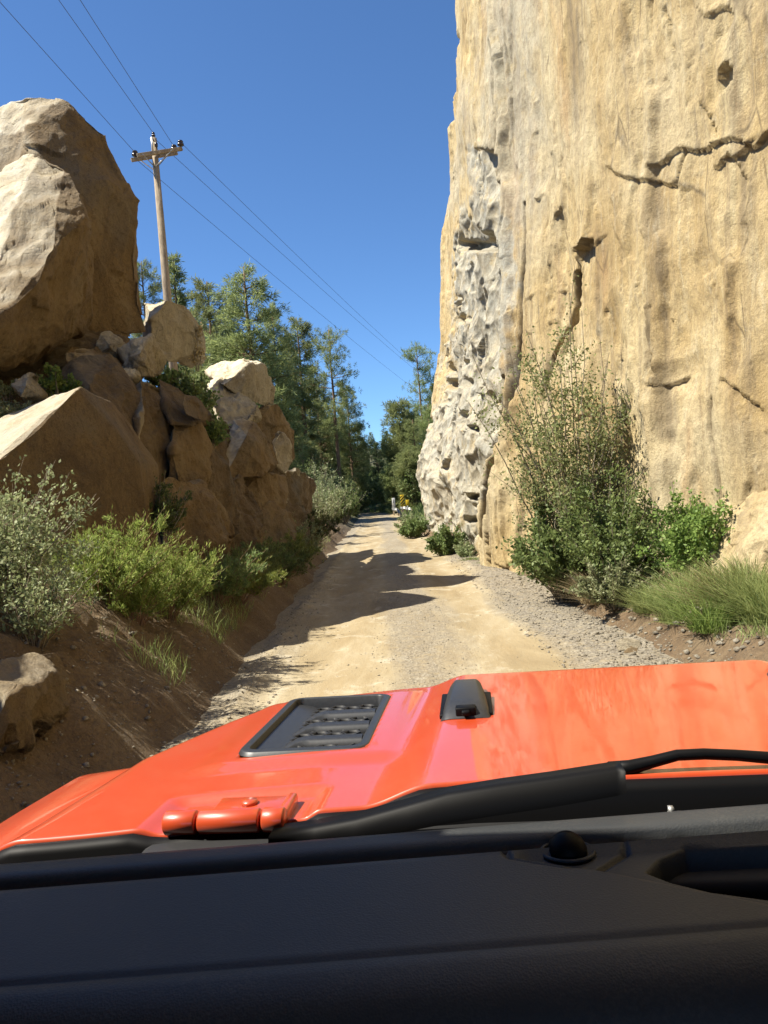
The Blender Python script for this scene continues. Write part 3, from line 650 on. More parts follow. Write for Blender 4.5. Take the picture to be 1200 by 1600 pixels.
 ('massive shaded core of the outcrop showing in the gaps between its boulders', [(120, 612, 12.4), (200, 590, 12.9), (260, 606, 13.2), (320, 662, 13.9), (400, 690, 17.2), (455, 745, 19.6), (474, 800, 20.0), (474, 890, 19.2), (330, 900, 12.6), (250, 890, 11.3), (120, 720, 11.0)], dict(back=1.5, mat='dark_rock', step=.10, amp=.12, seed=33, cell=1.6, lit_crust=.3)),
 ('mossy ledge of rock under the big boulders, above the leafy green sprig', [(104, 540, 11.4), (150, 535, 11.8), (180, 560, 11.6), (190, 590, 11.2), (140, 585, 10.8), (100, 575, 10.8)], dict(back=1.2, mat='rock', step=.05, amp=.07, seed=31, cell=2, lit_crust=.5)),
]
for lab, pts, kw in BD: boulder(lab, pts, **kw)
# rock continuing outside the picture (its shadow falls across the near bank)
def free_boulder(label, c, r, seed, mat='rock'):
    rs = np.random.RandomState(seed); d = rs.normal(size=(26, 3)); d /= np.linalg.norm(d, axis=1)[:, None]
    V, F, N = hull_mesh(d*np.array(r)+np.array(c), .14, .10, seed, .9)
    base = np.array([c[0], c[1], V[:, 2].min()])
    me = raw_mesh('boulder', V-base, [F], True); a = me.attributes.new('lit_crust', 'FLOAT', 'POINT')
    a.data.foreach_set('value', (.5*sstep(.3, .7, N[:, 2])).astype(np.float32))  # pale crust with sunlight painted on upward faces
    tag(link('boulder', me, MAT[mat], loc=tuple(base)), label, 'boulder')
free_boulder('wide boulder on the bank directly beside the vehicle', (-5.4, 4.6, 2.4), (1.8, 2.0, 1.9), 41)
free_boulder('boulder on the bank level with the vehicle door', (-4.0, 3.2, 1.9), (1.0, 2.3, 1.75), 42)

# ------------------------------------------------------------------ plants
def leaves(P, D, L, W, rs, bend=0.0):
    """one four-cornered leaf at each point"""
    n = len(P); D = D/(np.linalg.norm(D, axis=1)[:, None]+1e-9)
    r = rs.normal(size=(n, 3)); B = np.cross(D, r); B /= np.linalg.norm(B, axis=1)[:, None]+1e-9
    L = np.broadcast_to(L, (n,))[:, None]; W = np.broadcast_to(W, (n,))[:, None]
    C = np.cross(D, B)
    V = np.stack([P, P+D*L*.5+B*W*.5, P+D*L+C*L*bend, P+D*L*.5-B*W*.5], 1).reshape(-1, 3)
    return V, np.arange(4*n).reshape(-1, 4)
def pine_meshes(seed, H, cs, wid, nl, tuft, dens, kind='pine', open_=0.0, sag=.1):
    rs = np.random.RandomState(seed); wood = MB()
    zt = np.linspace(0, H, 12); cx = np.cumsum(rs.normal(size=12)*.035*H/20); cy = np.cumsum(rs.normal(size=12)*.035*H/20)
    R = np.interp(zt/H, [0, .05, .6, 1], [.021*H, .016*H, .009*H, .002*H])
    wood.tube(np.stack([cx, cy, zt], 1), R, 8)
    TP = []; TD = []
    z = cs*H+1e-4
    while z < H*.99:
        t = min(1.0, max(0.0, (z/H-cs)/(1-cs)))
        if kind == 'fir': prof = (1-t)**.85*.95+.05
        elif kind == 'cone': prof = min(.45+1.6*t, 1)*(1-t)**.62*1.0+.07
        else: prof = (.45+.75*t)*(t < .35) + (t >= .35)*(.72+.25*math.sin((t-.35)*3.4))*(1-t**3.2)**.8
        for q in range(nl):
            if rs.rand() < open_: continue
            a = rs.rand()*2*math.pi; L = wid*.5*prof*rs.uniform(.6, 1.2)
            if L < .12: L = .12
            bz = z+rs.uniform(-.2, .2); ox, oy = np.interp(bz, zt, cx), np.interp(bz, zt, cy)
            tilt = (-.12+.75*t**1.5 if kind != 'fir' else -.25+.6*t)+rs.normal()*.12
            s_ = np.linspace(0, 1, 5); hx = s_*L
            hz = hx*tilt - sag*L*s_**2 + .22*L*s_**3
            path = np.stack([ox+hx*math.cos(a), oy+hx*math.sin(a), bz+hz], 1)
            if L > .5: wood.tube(path, np.interp(s_, [0, 1], [.012*L+.012, .006]), 4, False)
            m = max(3, int(L*dens*rs.uniform(.7, 1.3)))
            u = rs.uniform(.30 if kind != 'fir' else .12, 1.03, m)**.8
            p = np.stack([np.interp(u, s_, path[:, k]) for k in range(3)], 1)
            side = rs.normal(size=(m, 3))*np.array([.20, .20, .11])*L*(.35+.5*u[:, None])
            p = p+side; TP.append(p)
            d = np.stack([np.full(m, math.cos(a)), np.full(m, math.sin(a)), np.full(m, .45)], 1)+side*1.2; TD.append(d)
        z += (H*(1-cs))/(26 if kind != 'fir' else 34)*rs.uniform(.6, 1.4)
    TP = np.vstack(TP); TD = np.vstack(TD); TD /= np.linalg.norm(TD, axis=1)[:, None]
    nb = 15; P = np.repeat(TP, nb, 0); D = np.repeat(TD, nb, 0)*.75+rs.normal(size=(len(P), 3))*.62
    P = P+rs.normal(size=P.shape)*tuft*.22
    Vv, Q = leaves(P, D, tuft*rs.uniform(.7, 1.25, len(P)), tuft*.12, rs)
    return wood, Vv, Q
def make_tree(name, cat, label, seed, mat, group=None, **k):
    wood, V, Q = pine_meshes(seed, **k)
    r = empty(name); tag(r, label, cat, group)
    wood.build('trunk', MAT['bark'], r, True); mesh_obj('crown', V, Q, MAT[mat], r)
    return r
PINES = {
 'full': dict(H=17, cs=.12, wid=7.4, nl=6, tuft=.40, dens=7.5, kind='cone', open_=.08),
 'tall': dict(H=20, cs=.36, wid=5.6, nl=5, tuft=.42, dens=7.5, open_=.12),
 'thin': dict(H=18, cs=.45, wid=4.8, nl=4, tuft=.40, dens=7.0, open_=.2),
 'airy': dict(H=18, cs=.40, wid=7.0, nl=4, tuft=.40, dens=6.0, open_=.30),
 'fir': dict(H=15, cs=.05, wid=5.4, nl=6, tuft=.42, dens=6.5, kind='fir'),
 'young': dict(H=8, cs=.04, wid=4.4, nl=6, tuft=.42, dens=7, kind='pine')}
HH = {k: v['H'] for k, v in PINES.items()}
protos = {}
def tree(kind, top, Y, label, group=None, name='pine_tree', mat='pine', wscale=1.0, rz=None, sink=.2, dx=0):
    """top: where the tip stands in the photograph, Y its distance"""
    tp = at(*top, Y); gz = float(ground_z([tp[0]+dx], [Y], False)[0])-sink
    h = tp[2]-gz; key = (kind, mat)
    if key not in protos:
        o = make_tree(name, 'tree', label, 100+len(protos), mat, group, **PINES[kind]); protos[key] = o
    else:
        o = copy_tree(protos[key]); o.name = name; o['label'] = label
        if 'group' in o.keys() and not group: del o['group']
        if group: o['group'] = group
    s = h/HH[kind]
    o.location = (tp[0]+dx, Y, gz); o.scale = (s*wscale, s*wscale, s); o.rotation_euler = (0, 0, rz if rz is not None else random.Random(str(top)).uniform(0, 6.28))
    return o
random.seed(3)
tree('full', (382, 416), 50, 'broad full pine with the highest top, standing above the white topped block', wscale=1.15)
tree('full', (322, 440), 53, 'rounded pine between the pole and the broad full pine', wscale=1.05)
tree('fir', (272, 402), 62, 'pointed pine tip showing directly behind the pole', wscale=.9)
tree('tall', (219, 408), 60, 'pine tip peeking out along the edge of the tallest boulder', wscale=.8)
tree('tall', (424, 478), 70, 'narrow pine in the gap between the broad full pine and the tall pines', wscale=.8)
tree('tall', (464, 497), 68, 'tall pine with a dense crown and two pale trunks nearby', wscale=.95)
tree('thin', (446, 520), 69, 'slim pine whose pale trunk shows beneath the dense tall crown', wscale=.7)
tree('airy', (512, 513), 66, 'tall pine with a long bare reddish trunk standing alone at the grove edge', wscale=.78, rz=1.1)
tree('full', (540, 600), 73, 'leaning dark pine behind the bare trunked pine', wscale=.8)
tree('full', (492, 590), 76, 'shaded pine low between the tall trunks', wscale=1)
tree('tall', (410, 545), 66, 'dark pine behind the broad full pine, above the outcrop edge', wscale=1.1)
tree('full', (352, 500), 64, 'pine filling the gap behind the rounded pine')
tree('full', (300, 480), 66, 'pine low behind the pale upright block')
tree('airy', (650, 537), 76, 'lone airy pine rising above the green mass beside the cliff', wscale=.72, rz=2.2)
tree('young', (622, 628), 72, 'light green young pine just below the lone airy pine', wscale=.8, mat='pine')
tree('full', (668, 632), 70, 'dense pine half hidden behind the cliff edge', wscale=1.2)
tree('full', (645, 655), 64, 'bushy pine right against the cliff edge above the signs', wscale=1.1)
tree('fir', (588, 690), 84, 'darkest conical fir at the end of the road', name='fir_tree', mat='fir', wscale=1.1)
tree('fir', (572, 700), 100, 'slender dark fir behind the conical fir', name='fir_tree', mat='fir', wscale=.9)
tree('fir', (604, 672), 104, 'distant fir between the conical fir and the lone airy pine', name='fir_tree', mat='fir', wscale=1.1)
tree('young', (548, 752), 60, 'bright young pine at the roadside below the bare trunked pine', wscale=.95)
tree('young', (612, 728), 66, 'young pine above the white marker post', wscale=1.1)
tree('young', (638, 706), 62, 'leafy young pine over the striped sign', wscale=1.2)
tree('young', (518, 745), 54, 'spreading young pine at the end of the outcrop', wscale=1.1)
tree('young', (470, 690), 56, 'young pine behind the outcrop end', wscale=1.2)
for i, (x_, y_, Y_) in enumerate([(556, 672, 92), (534, 640, 86), (520, 655, 78), (566, 684, 118), (580, 676, 124), (598, 680, 120), (618, 664, 112), (634, 640, 94), (656, 640, 90), (500, 640, 90), (480, 600, 84), (552, 712, 106), (618, 700, 88), (676, 600, 100), (440, 600, 84), (396, 580, 80), (590, 730, 96), (570, 735, 104), (605, 745, 84), (556, 742, 84), (541, 715, 76)]):
    tree(['full', 'fir', 'full', 'tall'][i % 4], (x_, y_), Y_, 'dark conifer in the dense stand closing off the end of the road', 'conifers massed at the end of the road', mat='pine_far', wscale=1.15)

def ground_pt(px, py, Y):
    p = at(px, py, Y); return np.array([p[0], Y, float(ground_z([p[0]], [Y], False)[0])])
def shrub(label, base, h, spread, ns, nleaf, mat, L=.05, W=.03, twig='twig', lean=(0, 0), seed=1, name='shrub', cat='shrub', start=.25, up=1.2, narrow=False, group=None, stemr=.009, side=.35, clump=0, jit=.05):
    rs = np.random.RandomState(seed); w_ = MB(); TP = []; TD = []
    r = empty(name, tuple(base)); tag(r, label, cat, group)
    for i in range(ns):
        a = rs.rand()*6.283; q = math.sqrt(rs.rand()); hh = h*rs.uniform(.45, 1.0)*(1-.35*q*q)
        ex, ey = spread*q*math.cos(a), spread*q*math.sin(a)
        s_ = np.linspace(0, 1, 7); k = rs.normal(size=(7, 2))*.025*h; k[0] = 0
        P = np.stack([ex*(.15+.85*s_**1.3)+lean[0]*hh*s_**1.7+np.cumsum(k[:, 0])*.6, ey*(.15+.85*s_**1.3)+lean[1]*hh*s_**1.7+np.cumsum(k[:, 1])*.6, hh*s_-.05], 1)
        w_.tube(P, np.interp(s_, [0, 1], [stemr, stemr*.25]), 4, False)
        subs = [(P, s_, start)]
        for b in range(int(4*side/.35) if side > 0 else 0):
            t0 = rs.uniform(.3, .9); p0 = np.array([np.interp(t0, s_, P[:, c]) for c in range(3)])
            dd = rs.normal(size=3)*np.array([1, 1, .5]); dd[2] += .6; dd /= np.linalg.norm(dd); l_ = h*side*rs.uniform(.3, 1)*(1.1-t0)
            T = np.linspace(0, 1, 4); Pb = p0+dd*l_*T[:, None]+np.array([0, 0, .2*l_])*(T**2)[:, None]
            w_.tube(Pb, np.interp(T, [0, 1], [stemr*.45, stemr*.18]), 3, False); subs.append((Pb, T, .05))
        per = max(4, int(nleaf/ns/len(subs)))
        for (Pb, T, s0) in subs:
            u = rs.uniform(s0, 1, per); p = np.stack([np.interp(u, T, Pb[:, c]) for c in range(3)], 1)
            tang = (Pb[-1]-Pb[0])/(np.linalg.norm(Pb[-1]-Pb[0])+1e-9)
            if narrow: d = tang*1.1+rs.normal(size=(per, 3))*.55
            else: d = tang*.4+rs.normal(size=(per, 3))
            TP.append(p+rs.normal(size=(per, 3))*jit*h*(.3 if narrow else .5)); TD.append(d)
    P = np.vstack(TP); D = np.vstack(TD); D[:, 2] += .25*up
    V, Q = leaves(P, D, L*rs.uniform(.6, 1.3, len(P)), W*rs.uniform(.7, 1.2, len(P)), rs, .15)
    w_.build('stems', MAT[twig], r); mesh_obj('foliage', V, Q, MAT[mat], r)
    return r
def tussock(label, base, h, spread, n, mat, lean=(0, 0), seed=1, w=.006, group=None, name='grass_tuft', cat='grass'):
    rs = np.random.RandomState(seed)
    a = rs.rand(n)*6.283; q = np.sqrt(rs.rand(n)); out = np.stack([np.cos(a), np.sin(a), 0*a], 1)
    b = out*(spread*.45*q)[:, None]; hh = h*rs.uniform(.45, 1.05, n); fl = (spread*.5*q*rs.uniform(.0, 1.8, n)); tw = rs.normal(size=(n, 3))*np.array([.30, .30, 0])*h; hh = hh*np.where(rs.rand(n) < .35, rs.uniform(.3, .7, n), 1)
    ln = np.array([lean[0], lean[1], 0])
    sd = np.cross(out, [0, 0, 1.0])+rs.normal(size=(n, 3))*.3; sd /= np.linalg.norm(sd, axis=1)[:, None]
    Vs = []
    for t, ww in ((0, 1), (.4, .85), (.75, .55), (1, .08)):
        c = b+out*(fl*t**2)[:, None]+np.array([0, 0, 1])*(hh*(t-.18*t**3))[:, None]+ln*(hh*t**2)[:, None]+tw*t**1.5-np.array([0, 0, .03])
        Vs += [c-sd*w*ww*.5, c+sd*w*ww*.5]
    V = np.stack(Vs, 1).reshape(-1, 3); i = np.arange(n)[:, None]*8
    Q = np.stack([i+np.array([k, k+1, k+3, k+2]) for k in (0, 2, 4)], 1).reshape(-1, 4)
    o = mesh_obj(name, V, Q, MAT[mat], loc=tuple(base)); tag(o, label, cat, group); return o

# beside the cliff
b = ground_pt(915, 930, 10.2)
shrub('tall upright shrub with small grey green leaves, towering in front of the cliff', b+np.array([-.02, .1, 0]), 4.35, 1.10, 54, 14500, 'willow', .052, .028, seed=5, start=.22, stemr=.013, side=.28, jit=.035)
shrub('low dense shrub at the foot of the tall upright shrub, spreading over the bank', ground_pt(890, 935, 10.2)+np.array([-.05, 0, 0]), 1.55, .85, 56, 13000, 'mid', .06, .038, seed=6, side=.4)
shrub('mixed dull green shrub between the tall shrub and the fresh green bush', ground_pt(965, 935, 9.2), 1.6, .85, 56, 13000, 'mid', .05, .032, seed=7, side=.4)
shrub('scruffy twiggy shrub beneath the tall shrub, hanging over the eroded bank', ground_pt(975, 965, 8.6)+np.array([-.1, 0, 0]), .62, .55, 40, 5000, 'sage', .045, .022, seed=17, side=.4)
shrub('sprawling shrub tight against the cliff wall behind the fresh green bush', ground_pt(1040, 900, 9.4)+np.array([.12, .2, 0]), 1.45, .5, 30, 4500, 'mid', .055, .036, seed=8)
shrub('fresh bright green leafy bush below the cliff', ground_pt(1098, 920, 8.3)+np.array([.05, 0, 0]), 1.25, .68, 54, 15000, 'green', .042, .032, seed=9, side=.4)
tussock('big arching tuft of pale green grass closest to the hood', ground_pt(1150, 1000, 6.75)+np.array([.05, 0, 0]), .62, .50, 1500, 'grass', (-.12, 0), 10, .008)
tussock('second grass tuft in front of the fresh green bush', ground_pt(1080, 985, 7.35), .55, .42, 900, 'grass', (-.1, 0), 11, .006)
tussock('low grass tuft on the lip of the eroded bank', ground_pt(1015, 960, 7.9), .35, .35, 600, 'grass', (-.15, 0), 12, .006)
tussock('grass clump at the corner where the bank meets the picture edge', ground_pt(1215, 1030, 6.2), .55, .5, 1000, 'grass', (-.1, 0), 13, .007)
tussock('straw coloured grass clump under the tall shrub', ground_pt(935, 950, 9.3), .5, .45, 1000, 'dry', (-.1, 0), 14, .006)
tussock('pale dry grass mixed into the big arching tuft', ground_pt(1150, 1000, 6.75)+np.array([0, .1, 0]), .6, .5, 260, 'dry', (-.05, 0), 210, .007)
tussock('dry stems standing in the second grass tuft', ground_pt(1080, 985, 7.35), .5, .4, 150, 'dry', (-.05, 0), 211, .006)
shrub('round green bush at the foot of the grey rock band', ground_pt(698, 862, 19.3), .98, .62, 40, 6500, 'mid', .075, .04, seed=15, side=.4)
shrub('small fuzzy bush beside the round green bush at the cliff foot', ground_pt(730, 872, 18.2), .62, .34, 22, 2600, 'sage', .06, .025, seed=16, side=.4)
shrub('bushy green shrub at the far corner of the cliff, next to the signs', ground_pt(648, 838, 28), 1.1, .62, 36, 5000, 'mid', .09, .05, seed=18, side=.4)
shrub('smaller shrub tucked behind the far corner shrub', ground_pt(640, 822, 34), 1.1, .7, 30, 3600, 'sage', .10, .05, seed=19, side=.4)
for i, (x_, y_, Y_, h_) in enumerate([(1060, 990, 7.2, .32), (1110, 1015, 6.6, .38), (1045, 965, 7.7, .3), (1175, 970, 6.9, .6), (1130, 975, 7.1, .5), (1195, 1010, 6.4, .5)]):
    tussock(['small grass tuft hanging over the bank lip between the two larger tufts', 'short grass tuft at the hood side of the big arching tuft', 'short grass tuft close to the scruffy twiggy shrub', 'tall thin grass tuft behind the big arching tuft', 'thin grass tuft between the fresh green bush and the big arching tuft', 'grass tuft at the very edge of the view above the hood'][i], ground_pt(x_, y_, Y_), h_, .35, 420, ['grass', 'green', 'grass', 'grass', 'dry', 'grass'][i], (-.05, .02), 230+i, .008)
for i, (x_, y_, Y_, h_) in enumerate([(760, 888, 16.2, .16), (775, 892, 15.7, .14), (820, 905, 14.2, .22), (735, 882, 17.2, .2), (850, 915, 12.7, .25)]):
    tussock(['weeds at the foot of the narrow tan rib', 'low weeds one step nearer than the narrow rib', 'grey weed clump near the tall shrub at the cliff foot', 'bright weeds below the small fuzzy bush', 'weed clump at the edge of the low dense shrub'][i], ground_pt(x_, y_, Y_), h_, .3, 420, 'green' if i in (0, 3) else 'grass', seed=30+i, w=.012, name='weed_clump', cat='weeds')
# beside the rock outcrop
shrub('big grey green bush with pale twigs at the picture edge, in front of the slab', ground_pt(20, 960, 5.7)+np.array([-.15, 0, -.1]), 1.40, .72, 54, 9000, 'sage', .036, .022, seed=20, lean=(.12, 0), side=.45, stemr=.007)
shrub('lower half of grey green growth spilling down the dark bank', ground_pt(50, 1000, 5.3), .75, .5, 34, 2600, 'sage', .032, .018, seed=21, lean=(.15, 0), side=.5, stemr=.006)
shrub('wispy feathery plant in half shade beside the grey green bush', ground_pt(170, 970, 6.8), 1.0, .62, 70, 16000, 'feather', .045, .008, 'red_twig', (.22, 0), 22, narrow=True, side=.4, stemr=.005, start=.3)
shrub('brightest feathery plant leaning over the road edge below the slab', ground_pt(262, 965, 7.5), .95, .55, 62, 15000, 'feather', .045, .009, 'red_twig', (.38, 0), 23, narrow=True, side=.4, stemr=.005, start=.3)
shrub('feathery plant in the shade just beyond the brightest one', ground_pt(340, 945, 9.2), .85, .6, 50, 9000, 'mid', .05, .010, 'red_twig', (.25, 0), 24, narrow=True, side=.4, stemr=.005)
shrub('thin feathery plant low on the bank between the two feathery plants', ground_pt(215, 985, 6.9), .6, .5, 44, 7000, 'feather', .04, .008, 'red_twig', (.3, 0), 122, narrow=True, side=.4, stemr=.004)
shrub('feathery plant spilling onto the road edge past the brightest one', ground_pt(372, 945, 9.8), .8, .6, 46, 8000, 'feather', .05, .010, 'red_twig', (.3, 0), 123, narrow=True, side=.4, stemr=.004)
shrub('yellowish feathery plant before the dry twigged shrub', ground_pt(452, 895, 14.8), .95, .65, 40, 6000, 'feather', .06, .013, 'red_twig', (.15, 0), 124, narrow=True, side=.4, stemr=.005)
shrub('soft dark shrub midway along the shaded outcrop foot', ground_pt(395, 925, 11.2), .9, .7, 50, 9000, 'mid', .055, .013, 'red_twig', (.2, 0), 25, narrow=True, side=.4, stemr=.005)
shrub('soft dark shrub farther along the outcrop foot', ground_pt(432, 905, 13.3), .95, .8, 50, 9000, 'mid', .06, .015, 'red_twig', (.15, 0), 26, narrow=True, side=.4, stemr=.005)
shrub('dry reddish twigged shrub near the far end of the outcrop', ground_pt(462, 880, 16.5), 1.15, .7, 44, 4500, 'sage', .06, .02, 'red_twig', (.12, 0), 27, narrow=True, side=.4, stemr=.008)
shrub('dark grassy shrub at the last corner of the outcrop', ground_pt(486, 865, 20.5), 1.2, .85, 44, 6000, 'dull', .09, .022, 'red_twig', (.1, 0), 28, narrow=True, side=.4, stemr=.008)
shrub('deep shade shrub growing between the slab and the tan rock mass', at(250, 800, 9.7)+np.array([0, 0, -.35]), .95, .36, 36, 4200, 'dull', .05, .02, seed=29, narrow=True)
shrub('leafy green sprig on the ledge under the leaning boulder', at(88, 602, 9.9)+np.array([0, 0, -.12]), .45, .26, 18, 1200, 'green', .06, .045, seed=40, side=.4)
shrub('second leafy sprig on the ledge, beside the wide dark boulder', at(116, 606, 10.0)+np.array([0, 0, -.12]), .32, .18, 14, 700, 'green', .05, .04, seed=41, side=.4)
shrub('grey green cushion bush on top of the slab at the picture edge', at(14, 650, 9.5)+np.array([0, 0, -.15]), .5, .5, 44, 5000, 'sage', .04, .022, seed=42, side=.45)
shrub('small bush above the cushion bush, under the leaning boulder', at(10, 600, 10)+np.array([0, 0, -.15]), .3, .36, 24, 1800, 'sage', .04, .025, seed=43, side=.45)
shrub('leafy dark bush rooted on the rock shelf, trailing over the white lit rock', at(300, 625, 12.7)+np.array([0, 0, -.3]), .95, .42, 36, 2400, 'mid', .07, .05, seed=44, side=.4)
shrub('trailing leafy branch over the white lit rock', at(328, 680, 12.9)+np.array([0, 0, -.2]), .75, .32, 24, 1500, 'mid', .07, .05, seed=45, side=.4)
shrub('leafy sprigs at the base of the pale upright block', at(262, 585, 12.5)+np.array([0, 0, -.2]), .4, .4, 24, 1200, 'mid', .06, .045, seed=46, side=.4)
shrub('thin yellow flowering stalk beside the pale upright block', at(306, 545, 15.6)+np.array([0, 0, -.4]), 1.25, .12, 4, 160, 'dry', .09, .06, seed=47, side=.1, stemr=.008)
# farther along the road
for i, (x_, y_, Y_, h_, sp, m_, lab) in enumerate([
 (512, 815, 32, 2.1, 1.3, 'sage', 'pale sage bush past the end of the outcrop'),
 (492, 822, 27, 1.6, .9, 'sage', 'lower pale bush touching the end of the outcrop'),
 (535, 802, 42, 2.6, 1.5, 'mid', 'round roadside bush just before the dark rail'),
 (500, 790, 44, 3.6, 2.0, 'sage', 'tall pale bush above the sage bush'),
 (528, 778, 52, 4.0, 2.0, 'mid', 'leafy green bush below the bare trunked pine'),
 (478, 770, 48, 4.6, 2.2, 'mid', 'green bush rising behind the outcrop end'),
 (612, 790, 74, 3.4, 2.4, 'mid', 'green bush behind the white marker post'),
 (640, 785, 68, 4.5, 2.4, 'green', 'yellow green bush behind the striped sign'),
 (655, 780, 62, 5.0, 2.2, 'mid', 'bush between the yellow sign and the cliff'),
 (600, 775, 88, 4.5, 3.0, 'mid', 'bush at the far bend of the road'),
 (552, 788, 72, 3.4, 2.2, 'dull', 'shaded bush on the inside of the far bend')]):
    shrub(lab, ground_pt(x_, y_, Y_), h_, sp, 40, 3600, m_, .055*Y_/20, .034*Y_/20, seed=60+i, side=.4, stemr=.02)

# ------------------------------------------------------------------ loose gravel and grass on the ground
def pebbles(name, x, y, z, r, mat, seed):
    rs = np.random.RandomState(seed); n = len(x)
    ico = bmesh.new(); bmesh.ops.create_icosphere(ico, subdivisions=1, radius=1.0); iv = np.array([v.co[:] for v in ico.verts]); fi = np.array([[v.index for v in f.verts] for f in ico.faces]); ico.free()
    V = iv[None]*(rs.uniform(.55, 1.3, (n, len(iv), 1)))*rs.uniform(.6, 1.3, (n, 1, 3))*np.array([1, 1, .65])*r[:, None, None]
    V = V+np.stack([x, y, z+r*.2], 1)[:, None]
    F = (fi[None]+np.arange(n)[:, None, None]*len(iv)).reshape(-1, 3)
    return tag(mesh_obj(name, V.reshape(-1, 3), F, MAT[mat]), kind='stuff')
rs = np.random.RandomState(77)
def scatter(n, x0, x1, y0, y1, rmin, rmax, road=True, seed=0):
    y = y0*(y1/y0)**rs.rand(n); x = rs.uniform(x0, x1, n); r = rmin*(rmax/rmin)**(rs.rand(n)**2.2)
    z = np.maximum(road_z(x, y) if road else -9, ground_z(x, y)) if road else ground_z(x, y)
    return x, y, z, r
def cat2(*a): return [np.concatenate(q) for q in zip(*a)]
P1 = cat2(scatter(6500, 1.45, 2.5, 4.5, 26, .004, .022), scatter(2200, 2.1, 3.1, 5, 14, .004, .04), scatter(1600, -.2, .8, 4.5, 22, .004, .012), scatter(700, -1.5, 2.2, 4.5, 30, .004, .014))
pebbles('gravel', *P1, 'gravel', 1)
P2 = cat2(scatter(6000, -2.9, -1.0, 2.2, 16, .003, .018), scatter(160, -2.6, -1.3, 2.5, 8, .012, .05))
pebbles('gravel', *P2, 'gravel', 2)
def carpet(name, x, y, h, mat, seed, w=.006):
    rs = np.random.RandomState(seed); n = len(x); z = ground_z(x, y)
    P = np.stack([x, y, z-.01], 1); D = np.stack([rs.normal(size=n)*.45, rs.normal(size=n)*.45, np.ones(n)], 1)
    V, Q = leaves(P, D, h*rs.uniform(.5, 1.3, n), w, rs, .2)
    return tag(mesh_obj(name, V, Q, MAT[mat]), kind='stuff')
n = 9000; x = 2.7+1.6*rs.rand(n)**.8; y = 5.5*(14/5.5)**rs.rand(n); m = perlin(np.stack([x*1.5, y*1.2, 0*x], 1)) > -.05
carpet('grass', x[m], y[m], .16, 'grass', 3)
n = 12000; x = -1.75-2.0*rs.rand(n)**1.2; y = 6*(26/6)**rs.rand(n); m = perlin(np.stack([x*1.2, y*.9, 0*x+5], 1)) > .0
carpet('grass', x[m], y[m], .2, 'grass', 4, .007)
n = 16000; x = np.concatenate([-2.4-9*rs.rand(n//2), 1.9+7*rs.rand(n//2)]); y = 34+46*rs.rand(n)
carpet('grass', x+road_shift(y), y, .5, 'mid', 5, .06)

